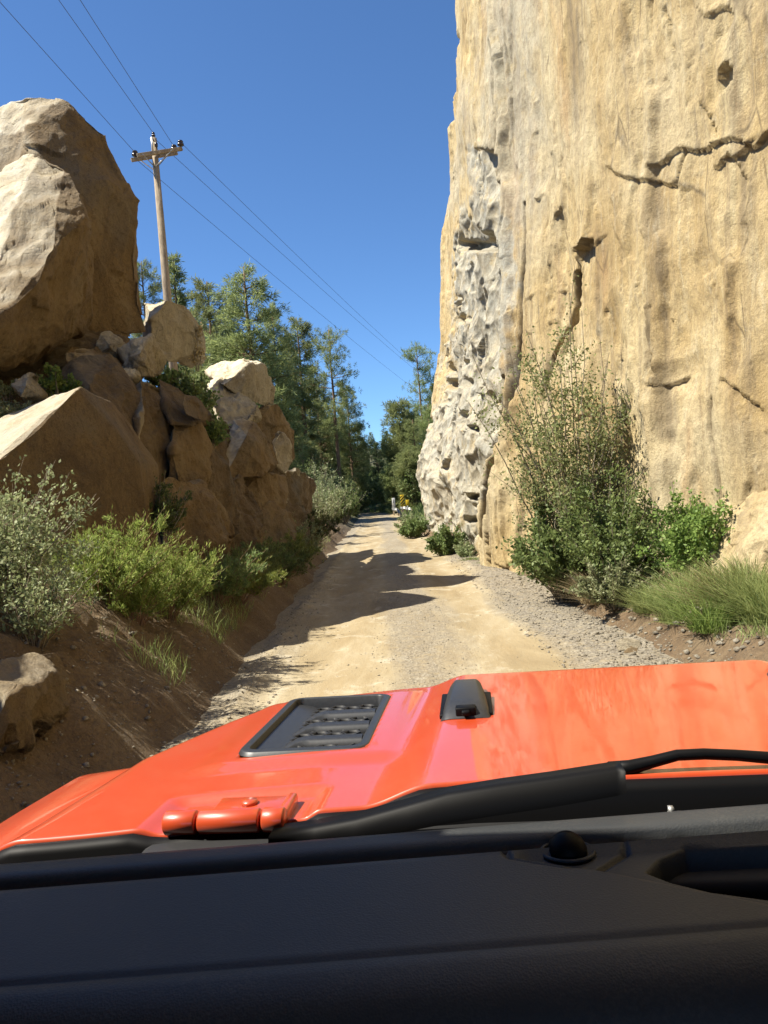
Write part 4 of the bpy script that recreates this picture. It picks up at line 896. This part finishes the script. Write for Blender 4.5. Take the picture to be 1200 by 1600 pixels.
# ------------------------------------------------------------------ utility pole and wires
def pole():
    b0 = at(263, 480, 32); top = at(240, 216, 32); d = top-b0; u = d/np.linalg.norm(d)
    base = b0-u*3.5; base[2] = min(base[2], float(ground_z([base[0]], [32], False)[0]))
    r = empty('utility_pole', tuple(base)); tag(r, 'weathered wooden utility pole with a double crossarm behind the outcrop', 'utility pole')
    L = lambda p: np.asarray(p)-base
    m = MB(); m.tube([L(base), L(b0), L(top)], [.19, .17, .12], 14); m.build('pole', MAT['wood'], r, True)
    a0, a1 = at(207, 247, 31.4), at(279, 236, 32.4); ax = (a1-a0)/np.linalg.norm(a1-a0); side = np.cross(ax, [0, 0, 1.0])
    for k, off in ((0, -.2), (1, .2)):
        m = MB(); m.bar(L(a0+side*off+ax*.15*k), L(a1+side*off+ax*.1*k), .11, .15); bevel(m.build('crossarm', MAT['wood'], r), .012)
    mid = (a0+a1)/2; low = at(241, 263, 32)
    for e in (a0+(mid-a0)*.35, a1+(mid-a1)*.35):
        for off in (-.27, .27):
            m = MB(); m.bar(L(e+side*off), L(low+side*off*.5), .045, .02); m.build('crossarm_brace', MAT['metal'] if off > 0 else MAT['white'], r)
    heads = []
    for p, off in ((a0+ax*.18, -.2), (a1-ax*.12, -.2), (a1+ax*.05, .2)):
        q = p+side*off+np.array([0, 0, .08]); m = MB()
        m.lathe(L(q), [(0, .04), (.06, .04), (.065, .13), (.12, .14), (.14, .08), (.18, .09), (.20, .12), (.26, .09), (.28, 0)], 12); m.build('insulator', MAT['porc'], r, True)
        heads.append(q+np.array([0, 0, .2]))
    q = top+np.array([0, 0, .0]); m = MB(); m.lathe(L(q), [(0, .03), (.08, .03), (.085, .08), (.12, .085), (.14, .05), (.17, .06), (.2, .07), (.24, .05), (.25, 0)], 12); m.build('insulator', MAT['porc'], r, True); heads.append(q+np.array([0, 0, .22]))
    q = at(244, 226, 31.9); m = MB(); m.lathe(L(q), [(-.1, 0), (-.09, .06), (.05, .07), (.1, .0)], 10); m.build('insulator', MAT['porc'], r, True)
    m = MB(); m.box(L(at(238, 225, 31.85)), (.07, .03, .55)); m.build('pole_top_bracket', MAT['metal'], r)
    m = MB(); m.tube([L(at(x_, y_, 32)+np.array([0, -.3, 0])) for x_, y_ in ((262, 250), (258, 256), (250, 265))], .012, 5); m.build('jumper_cable', MAT['porc'], r)
    far = [at(612, 577, 92), at(630, 556, 92), at(640, 556, 92), at(636, 552, 92)]
    def wire(lab, A, B, sag):
        t_ = np.linspace(0, 1, 40); P = A+(B-A)*t_[:, None]; P[:, 2] -= sag*4*t_*(1-t_)
        m = MB(); m.tube(P-A, .010, 5); o = m.build('power_line', MAT['wire'], loc=tuple(A)); tag(o, lab, 'power line', 'power lines on the wooden pole')
    ext = lambda a, b_, k: (a[0]+(b_[0]-a[0])*k, a[1]+(b_[1]-a[1])*k)
    wire('power line running overhead from the lower end of the crossarm', heads[0], at(*ext((209, 240), (0, 5), 1.7), 20), 0)
    wire('power line running overhead from the pole top', heads[3], at(*ext((240, 208), (92, 0), 2.4), 20), 0)
    wire('power line running overhead from the raised end of the crossarm', heads[1], at(*ext((269, 231), (123, 0), 2.2), 20), 0)
    wire('lowest power line dropping from the crossarm toward the cliff', heads[0]+np.array([0, .3, -.2]), at(640, 602, 92), .2)
    wire('upper power line of the close pair heading behind the cliff', heads[2], at(660, 582, 92), .2)
    wire('lower power line of the close pair heading behind the cliff', heads[3]+np.array([0, .2, -.15]), at(655, 583, 92), .2)
pole()

# ------------------------------------------------------------------ signs and rails at the far end
def marker(name, label, px, py_top, py_bot, Y, wpx, build):
    p = at(px, py_bot, Y); top = at(px, py_top, Y); gz = float(ground_z([p[0]], [Y], False)[0])
    r = empty(name, (p[0], Y, gz)); tag(r, label, 'sign')
    zb, zt = p[2]-gz, top[2]-gz; w_ = wpx/1200*Y
    build(r, w_, zb, zt); return r
def b_white(r, w_, zb, zt):
    m = MB(); m.box((0, 0, (zb+zt)/2), (w_, .03, zt-zb)); bevel(m.build('sign_panel', MAT['white'], r), .008)
    m = MB(); m.box((0, .06, (zt-.2)/2), (.08, .06, zt-.2)); m.build('post', MAT['metal'], r)
    m = MB()
    m.box((0, -.017, zb+(zt-zb)*.62), (w_*.22, .004, (zt-zb)*.42))
    m.build('lettering', MAT['black'], r)
def b_striped(r, w_, zb, zt):
    m = MB(); m.box((0, 0, (zb+zt)/2), (w_, .02, zt-zb)); bevel(m.build('sign_panel', MAT['yellow'], r), .006)
    m = MB(); h = zt-zb
    for k in range(4):
        z0 = zb+h*(.02+.27*k); th = h*.13
        V = [(-w_/2, -.013, z0-w_*.35), (w_/2, -.013, z0+w_*.65), (w_/2, -.013, z0+w_*.65+th), (-w_/2, -.013, z0-w_*.35+th)]
        V = [(x_, y_, min(max(z_, zb+.004), zt-.004)) for x_, y_, z_ in V]
        if k == 3: V = [(x_, y_, min(z_, zt-.01)) for x_, y_, z_ in V]
        m.add(V, [[0, 1, 2, 3]])
    m.build('black_stripes', MAT['black'], r)
    m = MB(); m.box((0, .05, (zt-.1)/2), (.07, .05, zt-.1)); m.build('post', MAT['metal'], r)
def b_yellow(r, w_, zb, zt):
    m = MB(); m.box((0, 0, (zb+zt)/2), (w_, .02, zt-zb)); bevel(m.build('sign_panel', MAT['yellow'], r), .006)
    m = MB(); m.box((0, .05, (zt-.1)/2), (.09, .06, zt-.1)); m.build('post', MAT['metal'], r)
marker('marker_post', 'narrow white marker panel on a post at the rail beginning', 615.5, 778, 792, 60, 4.8, b_white)
marker('object_marker', 'yellow panel with slanted black stripes beside the rail', 629.5, 773, 791.5, 58, 6.2, b_striped)
marker('small_sign', 'small plain yellow panel on a pale post next to the cliff bushes', 637, 781, 790, 58.6, 5.2, b_yellow)
def rail(label, pts, mat, hs):
    P = np.array([at(*p) for p in pts]); base = np.array([P[0, 0], P[0, 1], float(ground_z([P[0, 0]], [P[0, 1]], False)[0])])
    r = empty('guard_rail', tuple(base)); tag(r, label, 'guard rail')
    for dz in hs:
        m = MB()
        for a, b_ in zip(P[:-1], P[1:]):
            a = a-base+[0, 0, dz]; b_ = b_-base+[0, 0, dz]
            m.bar(a, b_, .07, .16); m.bar(a+[0, 0, .13], b_+[0, 0, .13], .05, .05)
        m.build('rail_beam', MAT[mat], r)
    for p in P:
        g = float(ground_z([p[0]], [p[1]], False)[0]); m = MB(); q = p-base
        m.box((q[0]+.1, q[1]+.06, (g-base[2]+q[2]+.1)/2-.1), (.12, .12, q[2]+.3-(g-base[2]))); m.build('rail_post', MAT['wood'], r)
rail('grey steel guard rail below the white marker', [(613, 795.5, 62), (620, 797.5, 58), (624, 801, 50)], 'metal', (0,))
rail('short pale guard rail below the striped sign', [(626, 794, 59), (634, 795, 58.4), (642, 797, 57.6)], 'metal', (0,))
rail('dark low rail on the outside of the road before the far trees', [(515, 817, 40), (530, 811, 47), (545, 806.5, 56)], 'wire', (0,))

# ------------------------------------------------------------------ the vehicle we look out of
hd = ray(730, 764.5); CYAW = math.atan2(hd[0], hd[1]); CX = .235
cR = np.array([math.cos(CYAW), -math.sin(CYAW), 0]); cF = np.array([math.sin(CYAW), math.cos(CYAW), 0])
car_o = cR*CX
CAR = empty('off_road_vehicle', tuple(car_o), -CYAW)
tag(CAR, 'orange red off road vehicle whose hood and dark dashboard fill the bottom of the view', 'car')
def to_local(P):
    d = np.asarray(P, float)-car_o; return np.stack([d@cR, d@cF, d[..., 2]], -1)
def to_world(P):
    P = np.asarray(P, float); return car_o+P[..., :1]*cR+P[..., 1:2]*cF+P[..., 2:]*np.array([0, 0, 1.0])
def cp(px, py, Y=None, Z=None):
    d = ray(px, py); dl = np.array([d@cR, d@cF, d[2]]); e = np.array([-CX, 0, CAMZ])
    k = Y/dl[1] if Y is not None else (Z-CAMZ)/dl[2]
    return e+dl*k
def hood_w(Y): return np.interp(Y, [.7, .80, .87, 1.12, 1.21, 1.32, 1.42, 1.48, 1.535, 1.565], [.86, .845, .835, .815, .785, .745, .70, .655, .60, .52])
def hood_z(X, Y):
    z = 1.255-.03*(Y-.85)/.65
    z = z+.020*sstep(.38-.06*(Y-.85), .30-.06*(Y-.85), np.abs(X))
    u = np.abs(X)/hood_w(Y)
    z = z-.012*sstep(.5, .9, u)-.060*np.clip((u-.90)/.10, 0, 1)**2
    z = z-.075*np.clip((Y-1.455)/.11, 0, 1)**2.2
    for sx in (-1, 1):
        inr = sstep(.586, .574, sx*X)*sstep(.404, .416, sx*X)*sstep(1.052, 1.064, Y)*sstep(1.394, 1.382, Y)
        z = z-.045*inr
        rim = sstep(.66, .60, sx*X)*sstep(.33, .38, sx*X)*sstep(.99, 1.04, Y)*sstep(1.455, 1.41, Y)
        z = z+.006*rim
        pad = sstep(.635, .605, sx*X)*sstep(.425, .445, sx*X)*sstep(.925, .900, Y)
        z = z-.009*pad
    return z
Yh = np.concatenate([np.linspace(.862, 1.44, 130), np.linspace(1.444, 1.565, 36)]); uu = np.linspace(-1, 1, 321)
Xg = uu[None]*hood_w(Yh)[:, None]; Yg = np.repeat(Yh[:, None], len(uu), 1)
Yg = np.where(Yg < 1.44, 1.44-(1.44-Yg)*(1.44-np.interp(np.abs(uu), [.3, .9], [.852, .805]))[None]/(1.44-.862), Yg); Zg = hood_z(Xg, Yg)
V = np.stack([Xg, Yg, Zg], -1); lowr = V.copy()
sk_b = V[-1].copy(); sk_b[:, 2] -= .35; sk_b[:, 1] += .01
sk_l = V[:, 0].copy(); sk_l[:, 2] -= .05; sk_r = V[:, -1].copy(); sk_r[:, 2] -= .05; sk_a = V[0].copy(); sk_a[:, 2] -= .006
nr, nc = V.shape[:2]; VV = np.vstack([V.reshape(-1, 3), sk_b, sk_l, sk_r, sk_a]); b0 = nr*nc
j = np.arange(nc-1); i = np.arange(nr-1)
Q = np.vstack([gridq(nr, nc), np.stack([(nr-1)*nc+j, (nr-1)*nc+j+1, b0+j+1, b0+j], 1),
    np.stack([i*nc, (i+1)*nc, b0+nc+i+1, b0+nc+i], 1)[:, ::-1][:, ::-1], np.stack([(i+1)*nc+nc-1, i*nc+nc-1, b0+nc+nr+i, b0+nc+nr+i+1], 1),
    np.stack([j+1, j, b0+nc+2*nr+j, b0+nc+2*nr+j+1], 1)])
HOOD = mesh_obj('hood', VV, Q, MAT['paint'], CAR, True)
def rounded_frame(m, x0, x1, y0, y1, rr, wd, z_in, z_out, zc, seg=6, skew=0):
    """a flat ring with rounded corners"""
    def loop(ins):
        pts = []
        for (cx, cy, a0) in ((x1-rr, y1-rr, 0), (x0+rr, y1-rr, 90), (x0+rr, y0+rr, 180), (x1-rr, y0+rr, 270)):
            for k in range(seg+1):
                a = math.radians(a0+90*k/seg); q = max(rr-ins, .003); pts.append((cx+math.cos(a)*q+(0 if rr-ins > .003 else 0), cy+math.sin(a)*q))
        return pts
    n = 4*(seg+1); rings = [(0, z_out), (.004, zc), (wd*.75, zc+.001), (wd, z_in)]
    V = [];
    for ins, z_ in rings:
        for (x_, y_) in loop(ins): V.append((x_+skew*(y_-y0), y_, z_ + hz0(x_, y_)))
    Q = [[r*n+k, r*n+(k+1) % n, (r+1)*n+(k+1) % n, (r+1)*n+k] for r in range(len(rings)-1) for k in range(n)]
    m.add(V, Q)
def hz0(x_, y_): return 1.255-.03*(y_-.85)/.65
for sx in (-1, 1):
    xa, xb = sorted((sx*.592, sx*.397))
    m = MB(); rounded_frame(m, xa, xb, 1.046, 1.400, .030, .022, -.012, .001, .007)
    fr = m.build('hood_vent', MAT['plastic'], HOOD); bevel(fr, .0015)
    m = MB(); xs = np.linspace(xa+.02, xb-.02, 2); ys = np.linspace(1.066, 1.381, 2)
    m.add([(x_, y_, hz0(x_, y_)-.013) for y_ in ys for x_ in xs], [[0, 1, 3, 2]])
    # honeycomb
    R = .0125
    for a in range(-1, 9):
        for b_ in range(0, 19):
            cx = xa+.045+a*R*1.5*1.05*1.3; cy = 1.076+b_*R*1.75+(a % 2)*R*.87
            if sx < 0: lo, hi = xa+.062, xb-.030
            else: lo, hi = xa+.030, xb-.062
            if not (lo < cx < hi and 1.076 < cy < 1.371): continue
            an = np.arange(6)*math.pi/3
            o_ = np.stack([cx+1.25*R*np.cos(an), cy+R*np.sin(an)], 1); i_ = np.stack([cx+.95*R*np.cos(an), cy+.74*R*np.sin(an)], 1)
            zb = hz0(cx, cy)-.012; V = np.vstack([np.c_[o_, np.full(6, zb+.006)], np.c_[i_, np.full(6, zb+.006)], np.c_[i_, np.full(6, zb+.0005)]])
            Q = [[k, (k+1) % 6, 6+(k+1) % 6, 6+k] for k in range(6)]+[[6+k, 6+(k+1) % 6, 12+(k+1) % 6, 12+k] for k in range(6)]
            m.add(V, Q)
    m.build('vent_mesh', MAT['cowl'], HOOD)
    ex = xa if sx < 0 else xb; ix = xb if sx < 0 else xa
    m = MB()   # smooth ramp on the outer side of the vent
    pts = [(ex-sx*.020, -.001), (ex-sx*.045, -.006), (ex-sx*.062, -.012)]
    V = [(x_, y_, hz0(x_, y_)+dz) for y_ in (1.071, 1.376) for x_, dz in pts]; m.add(V, [[0, 1, 4, 3], [1, 2, 5, 4]]); m.build('vent_ramp', MAT['plastic'], HOOD, True)
    for yk in (1.131, 1.211, 1.291):
        m = MB(); T = np.linspace(0, 1, 12); xs = ix-sx*-.022*1+(ex-ix)*0
        xs = ix+sx*.022+(ex-sx*.05-(ix+sx*.022))*T
        ys = yk-.030*np.clip((T-.7)/.3, 0, 1)**1.6; zs = hz0(xs, ys)+.003-.012*np.clip((T-.75)/.25, 0, 1)**1.5
        for dy0, dy1, dz0, dz1 in ((-.016, .016, -.006, .002),):
            A = np.stack([xs, ys-.012, zs-.015], 1); B = np.stack([xs, ys-.009, zs-.004], 1); C_ = np.stack([xs, ys+.006, zs], 1); D_ = np.stack([xs, ys+.011, zs-.013], 1)
            V = np.stack([A, B, C_, D_], 1).reshape(-1, 3); q = [[k*4+c, k*4+c+1, k*4+5+c, k*4+4+c] for k in range(11) for c in range(3)]
            m.add(V, q)
        m.build('vent_louver', MAT['plastic'], HOOD, True)
    # rubber stop the folded windscreen would rest on
    xc = sx*.262; zb = hood_z(np.array([xc]), np.array([1.23]))[0]
    m = MB(); sec = [(1.130, .033, .004, .0), (1.142, .032, .014, .0), (1.175, .031, .023, 0), (1.225, .029, .028, 0), (1.275, .026, .028, 0), (1.320, .024, .024, 0), (1.335, .022, .008, 0)]
    V = []
    for y_, hw, hh, _ in sec:
        zz_ = hood_z(np.array([xc]), np.array([y_]))[0]-.003
        V += [(xc-hw-.006, y_, zz_), (xc-hw, y_, zz_+hh*.75), (xc-hw*.72, y_, zz_+hh), (xc+hw*.72, y_, zz_+hh), (xc+hw, y_, zz_+hh*.75), (xc+hw+.006, y_, zz_)]
    Q = [[k*6+c, k*6+c+1, k*6+7+c, k*6+6+c] for k in range(len(sec)-1) for c in range(5)]
    m.add(V, Q); m.add(V[:6], [[0, 1, 4, 5], [1, 2, 3, 4]]); m.add(V[-6:], [[5, 4, 1, 0], [4, 3, 2, 1]])
    bs = bevel(m.build('hood_stop', MAT['plastic'], HOOD), .003)
    m = MB(); m.box((xc, 1.205, zb+.003), (.080, .12, .010)); m.box((xc, 1.143, zb+.012), (.030, .02, .016)); m.box((xc, 1.135, zb+.014), (.012, .022, .007)); bevel(m.build('stop_bracket', MAT['rubber'], HOOD), .002)
    # painted hood hinge
    for xa_, xb_ in ((.600, .563), (.560, .490), (.487, .462)):
        m = MB(); c = (sx*(xa_+xb_)/2, .822, 1.252); h_ = abs(xa_-xb_)/2
        m.lathe(c, [(-h_, .0115), (-h_+.002, .0132), (h_-.002, .0132), (h_, .0115)], 18, (1, 0, 0)); m.build('hood_hinge', MAT['paint'], HOOD, True)
    m = MB(); m.box((sx*.515, .858, 1.247), (.085, .065, .012)); m.box((sx*.468, .853, 1.248), (.012, .072, .018)); bevel(m.build('hinge_leaf', MAT['paint'], HOOD), .004)
    m = MB(); m.lathe((sx*.515, .866, 1.253), [(0, .010), (.004, .009), (.0045, 0)], 14); m.build('hinge_bolt', MAT['paint'], HOOD, True)
# fenders
for sx in (-1, 1):
    ys = np.concatenate([np.linspace(.55, 1.25, 30), np.linspace(1.27, 1.44, 16)]); V = []
    for y_ in ys:
        fr_ = np.clip((y_-1.28)/.16, 0, 1); wi = hood_w(min(y_, 1.5))-.03; wo = 1.005-.17*fr_**2
        z0 = 1.168-.03*(y_-.85)/.65-.06*fr_**2
        for t_, dz in ((0, -.02), (.02, .0), (.5, .004), (.85, -.006), (.95, -.022), (1, -.055), (1.0, -.5)):
            V.append((sx*(wi+(wo-wi)*t_), y_, z0+dz))
    n = 7; Q = [[k*n+c, k*n+c+1, (k+1)*n+c+1, (k+1)*n+c] for k in range(len(ys)-1) for c in range(n-1)]
    V += [(x_, y_+.01, z_-.5) for (x_, y_, z_) in V[-n:]]; k = len(ys)-1
    Q += [[k*n+c, k*n+c+1, (k+1)*n+c+1, (k+1)*n+c] for c in range(n-1)]
    mesh_obj('fender', V, Q, MAT['paint'], CAR, True)
m = MB(); m.box((0, .785, 1.200), (1.24, .17, .07)); m.box((-.71, .79, 1.155), (.175, .14, .075)); m.box((.71, .79, 1.155), (.175, .14, .075)); m.box((0, .90, 1.203), (1.2, .10, .06)); bevel(m.build('cowl', MAT['cowl'], CAR), .01)
m = MB(); m.box((0, .76, .95), (1.8, .12, .40)); m.build('bulkhead', MAT['cowl'], CAR)
# wiper lying along the foot of the windscreen
WY = .818
up_ = [(430, 1289), (500, 1279), (560, 1268), (640, 1246), (700, 1229), (780, 1216), (860, 1205), (955, 1190), (968, 1189)]
lo_ = [(430, 1300), (500, 1298), (560, 1294), (640, 1280), (700, 1268), (780, 1255), (860, 1243), (955, 1226), (970, 1222)]
V = [cp(x_, y_, Y=WY) for x_, y_ in up_]+[cp(x_, y_, Y=WY) for x_, y_ in lo_]; V += [v+np.array([0, -.03, 0]) for v in V]
n = len(up_); Q = [[k, k+1, n+k+1, n+k] for k in range(n-1)]+[[2*n+k+1, 2*n+k, 3*n+k, 3*n+k+1] for k in range(n-1)]+[[k+1, k, 2*n+k, 2*n+k+1] for k in range(n-1)]+[[n-1, 2*n-1, 4*n-1, 3*n-1], [n, 0, 2*n, 3*n]]
WIPER = mesh_obj('wiper', V, Q, MAT['rubber'], CAR)
m = MB(); m.tube([cp(x_, y_, Y=.862) for x_, y_ in ((952, 1203), (985, 1199), (1020, 1190), (1058, 1180), (1100, 1178), (1150, 1180), (1200, 1184), (1300, 1192), (1420, 1230))], [.009, .008, .0065, .006, .006, .006, .0065, .008, .010], 10); m.build('wiper_arm', MAT['rubber'], WIPER, True)
m = MB(); m.lathe(cp(1240, 1206, Y=.855), [(-.01, .02), (.01, .022), (.02, .012)], 14); m.build('wiper_pivot', MAT['rubber'], WIPER, True)
xs_ = np.linspace(-.845, .845, 90); ye_ = np.interp(np.abs(xs_)/.845, [.3, .9], [.852, .805]); ze_ = hood_z(xs_, ye_)
m = MB(); Vs = []
for dy_, dz_ in ((.004, -.004), (-.010, -.004), (-.016, -.012), (-.018, -.11)): Vs.append(np.stack([xs_, ye_+dy_, ze_+dz_], 1))
m.add(np.vstack(Vs), gridq(4, len(xs_))); m.build('hood_seal', MAT['rubber'], CAR, True)
# windscreen
gz0, gz1 = 1.245, CAMZ+.50; gy0, gy1 = .80, .62
V = [(-.90, gy0, gz0), (.90, gy0, gz0), (.88, gy1, gz1), (-.88, gy1, gz1)]
WS = mesh_obj('windscreen', V, [[0, 1, 2, 3]], MAT['glass'], CAR)
WF = MB()
for sx in (-1, 1): WF.bar((sx*.94, gy0-.07, gz0-.02), (sx*.92, gy1-.05, gz1+.0), .05, .05)
WF.bar((-.96, gy1-.078, gz1+.045), (.96, gy1-.078, gz1+.045), .09, .09)
bevel(WF.build('windscreen_frame', MAT['paint'], CAR), .01)
m = MB(); m.box((0, -.50, gz1+.115), (1.96, 2.16, .05)); bevel(m.build('roof', MAT['plastic'], CAR), .02)
for sx in (-1, 1):
    m = MB(); m.add([(sx*.97, .74, .55), (sx*.97, -1.5, .55), (sx*.965, -1.5, 1.30), (sx*.965, .74, 1.25), (sx*.95, -1.5, gz1+.09), (sx*.95, .60, gz1+.09)], [[0, 1, 2, 3], [3, 2, 4, 5]])
    m.build('side_panel', MAT['paint'] if False else MAT['plastic'], CAR)
m = MB(); m.box((0, -.4, .50), (1.70, 2.5, .06)); m.build('floor_pan', MAT['plastic'], CAR)
# dashboard
prof = [(.772, .346), (.767, .338), (.760, .337), (.745, .336), (.735, .336), (.731, .340), (.728, .350), (.719, .350), (.716, .341), (.712, .3385)]
prof += [(y_, .3385+.006*(.712-y_)/.13) for y_ in np.linspace(.705, .585, 90)]
prof += [(.579, .3447), (.5765, .3468), (.574, .3468), (.5715, .3450), (.560, .347), (.550, .350), (.540, .355), (.530, .363), (.520, .376), (.512, .395), (.505, .43), (.498, .50), (.49, .62), (.48, .80)]
prof = np.array(prof); xs = np.linspace(-.96, .96, 800)
Xg, Yg = np.meshgrid(xs, prof[:, 0]); Zg = CAMZ-np.repeat(prof[:, 1][:, None], len(xs), 1)
SHEAR = .11
W_ = to_world(np.stack([Xg.ravel(), Yg.ravel()+SHEAR*(Xg.ravel()+CX), Zg.ravel()], 1)); px, py = proj(W_)
zf = Zg.ravel(); yv = Yg.ravel(); Yw = yv+SHEAR*(Xg.ravel()+CX)
ln = np.interp(px, [560, 700, 780, 860, 940, 1200, 1500], [1300, 1322, 1334, 1347, 1360, 1412, 1480])     # raised pad edge
zf = zf+np.where((yv < .72) & (yv > .58), .0, 0)
on = (yv < .712) & (yv > .50)
zf = zf-np.where(on, .0075*sstep(2, -9, py-ln)*sstep(640, 800, px), 0)
poc = poly_sd(px, py, [(1013, 1350), (1030, 1332), (1070, 1316), (1200, 1309), (1500, 1292), (1500, 1440), (1200, 1390), (1110, 1378), (1050, 1364)])
zf = zf-.05*sstep(3, -12, poc)*(yv > .5)
brk = np.minimum(seg_dist(px, py, [(786, 1325), (795, 1338), (880, 1352), (930, 1352), (978, 1322)]), 99)
zf = zf-.004*sstep(4.5, 1.5, brk)
DASH = mesh_obj('dashboard', np.stack([Xg.ravel(), Yw, zf], 1), gridq(len(prof), len(xs))[:, ::-1], MAT['dash'], CAR, True)
g = MB(); c = cp(887, 1333, Z=CAMZ-.346); g.lathe(c, [(0, .0185), (.006, .018), (.013, .0145), (.018, .008), (.0195, 0)], 20); g.build('light_sensor', MAT['rubber'], DASH, True)
g = MB(); a_ = np.linspace(0, 2*math.pi, 33); g.tube([c+np.array([.024*math.cos(q), .020*math.sin(q), .0015]) for q in a_], .0022, 6, False); g.build('sensor_ring', MAT['dash'], DASH, True)
g = MB(); g.tube([(x_, .7235+SHEAR*(x_+CX), CAMZ-.3485) for x_ in np.linspace(-.85, .85, 12)], .004, 6); g.build('dash_seam', MAT['dash_dark'], DASH)
g = MB(); tl = cp(1200, 1345, Z=CAMZ-.40)
pts = [cp(x_, y_, Z=CAMZ-.372) for x_, y_ in ((1022, 1351), (1040, 1338), (1080, 1322), (1200, 1316), (1480, 1300), (1480, 1420), (1200, 1382), (1110, 1371), (1060, 1360))]
g.add(pts+[np.mean(pts, axis=0)], None, [[k, (k+1) % 9, 9] for k in range(9)]); g.build('storage_tray', MAT['dash_dark'], DASH)
g = MB(); p0 = cp(1055, 1272, Y=.80); g.box(p0, (.014, .006, .004)); g.box(p0+np.array([-.004, 0, .004]), (.005, .006, .008)); g.build('washer_clip', MAT['metal'], CAR)
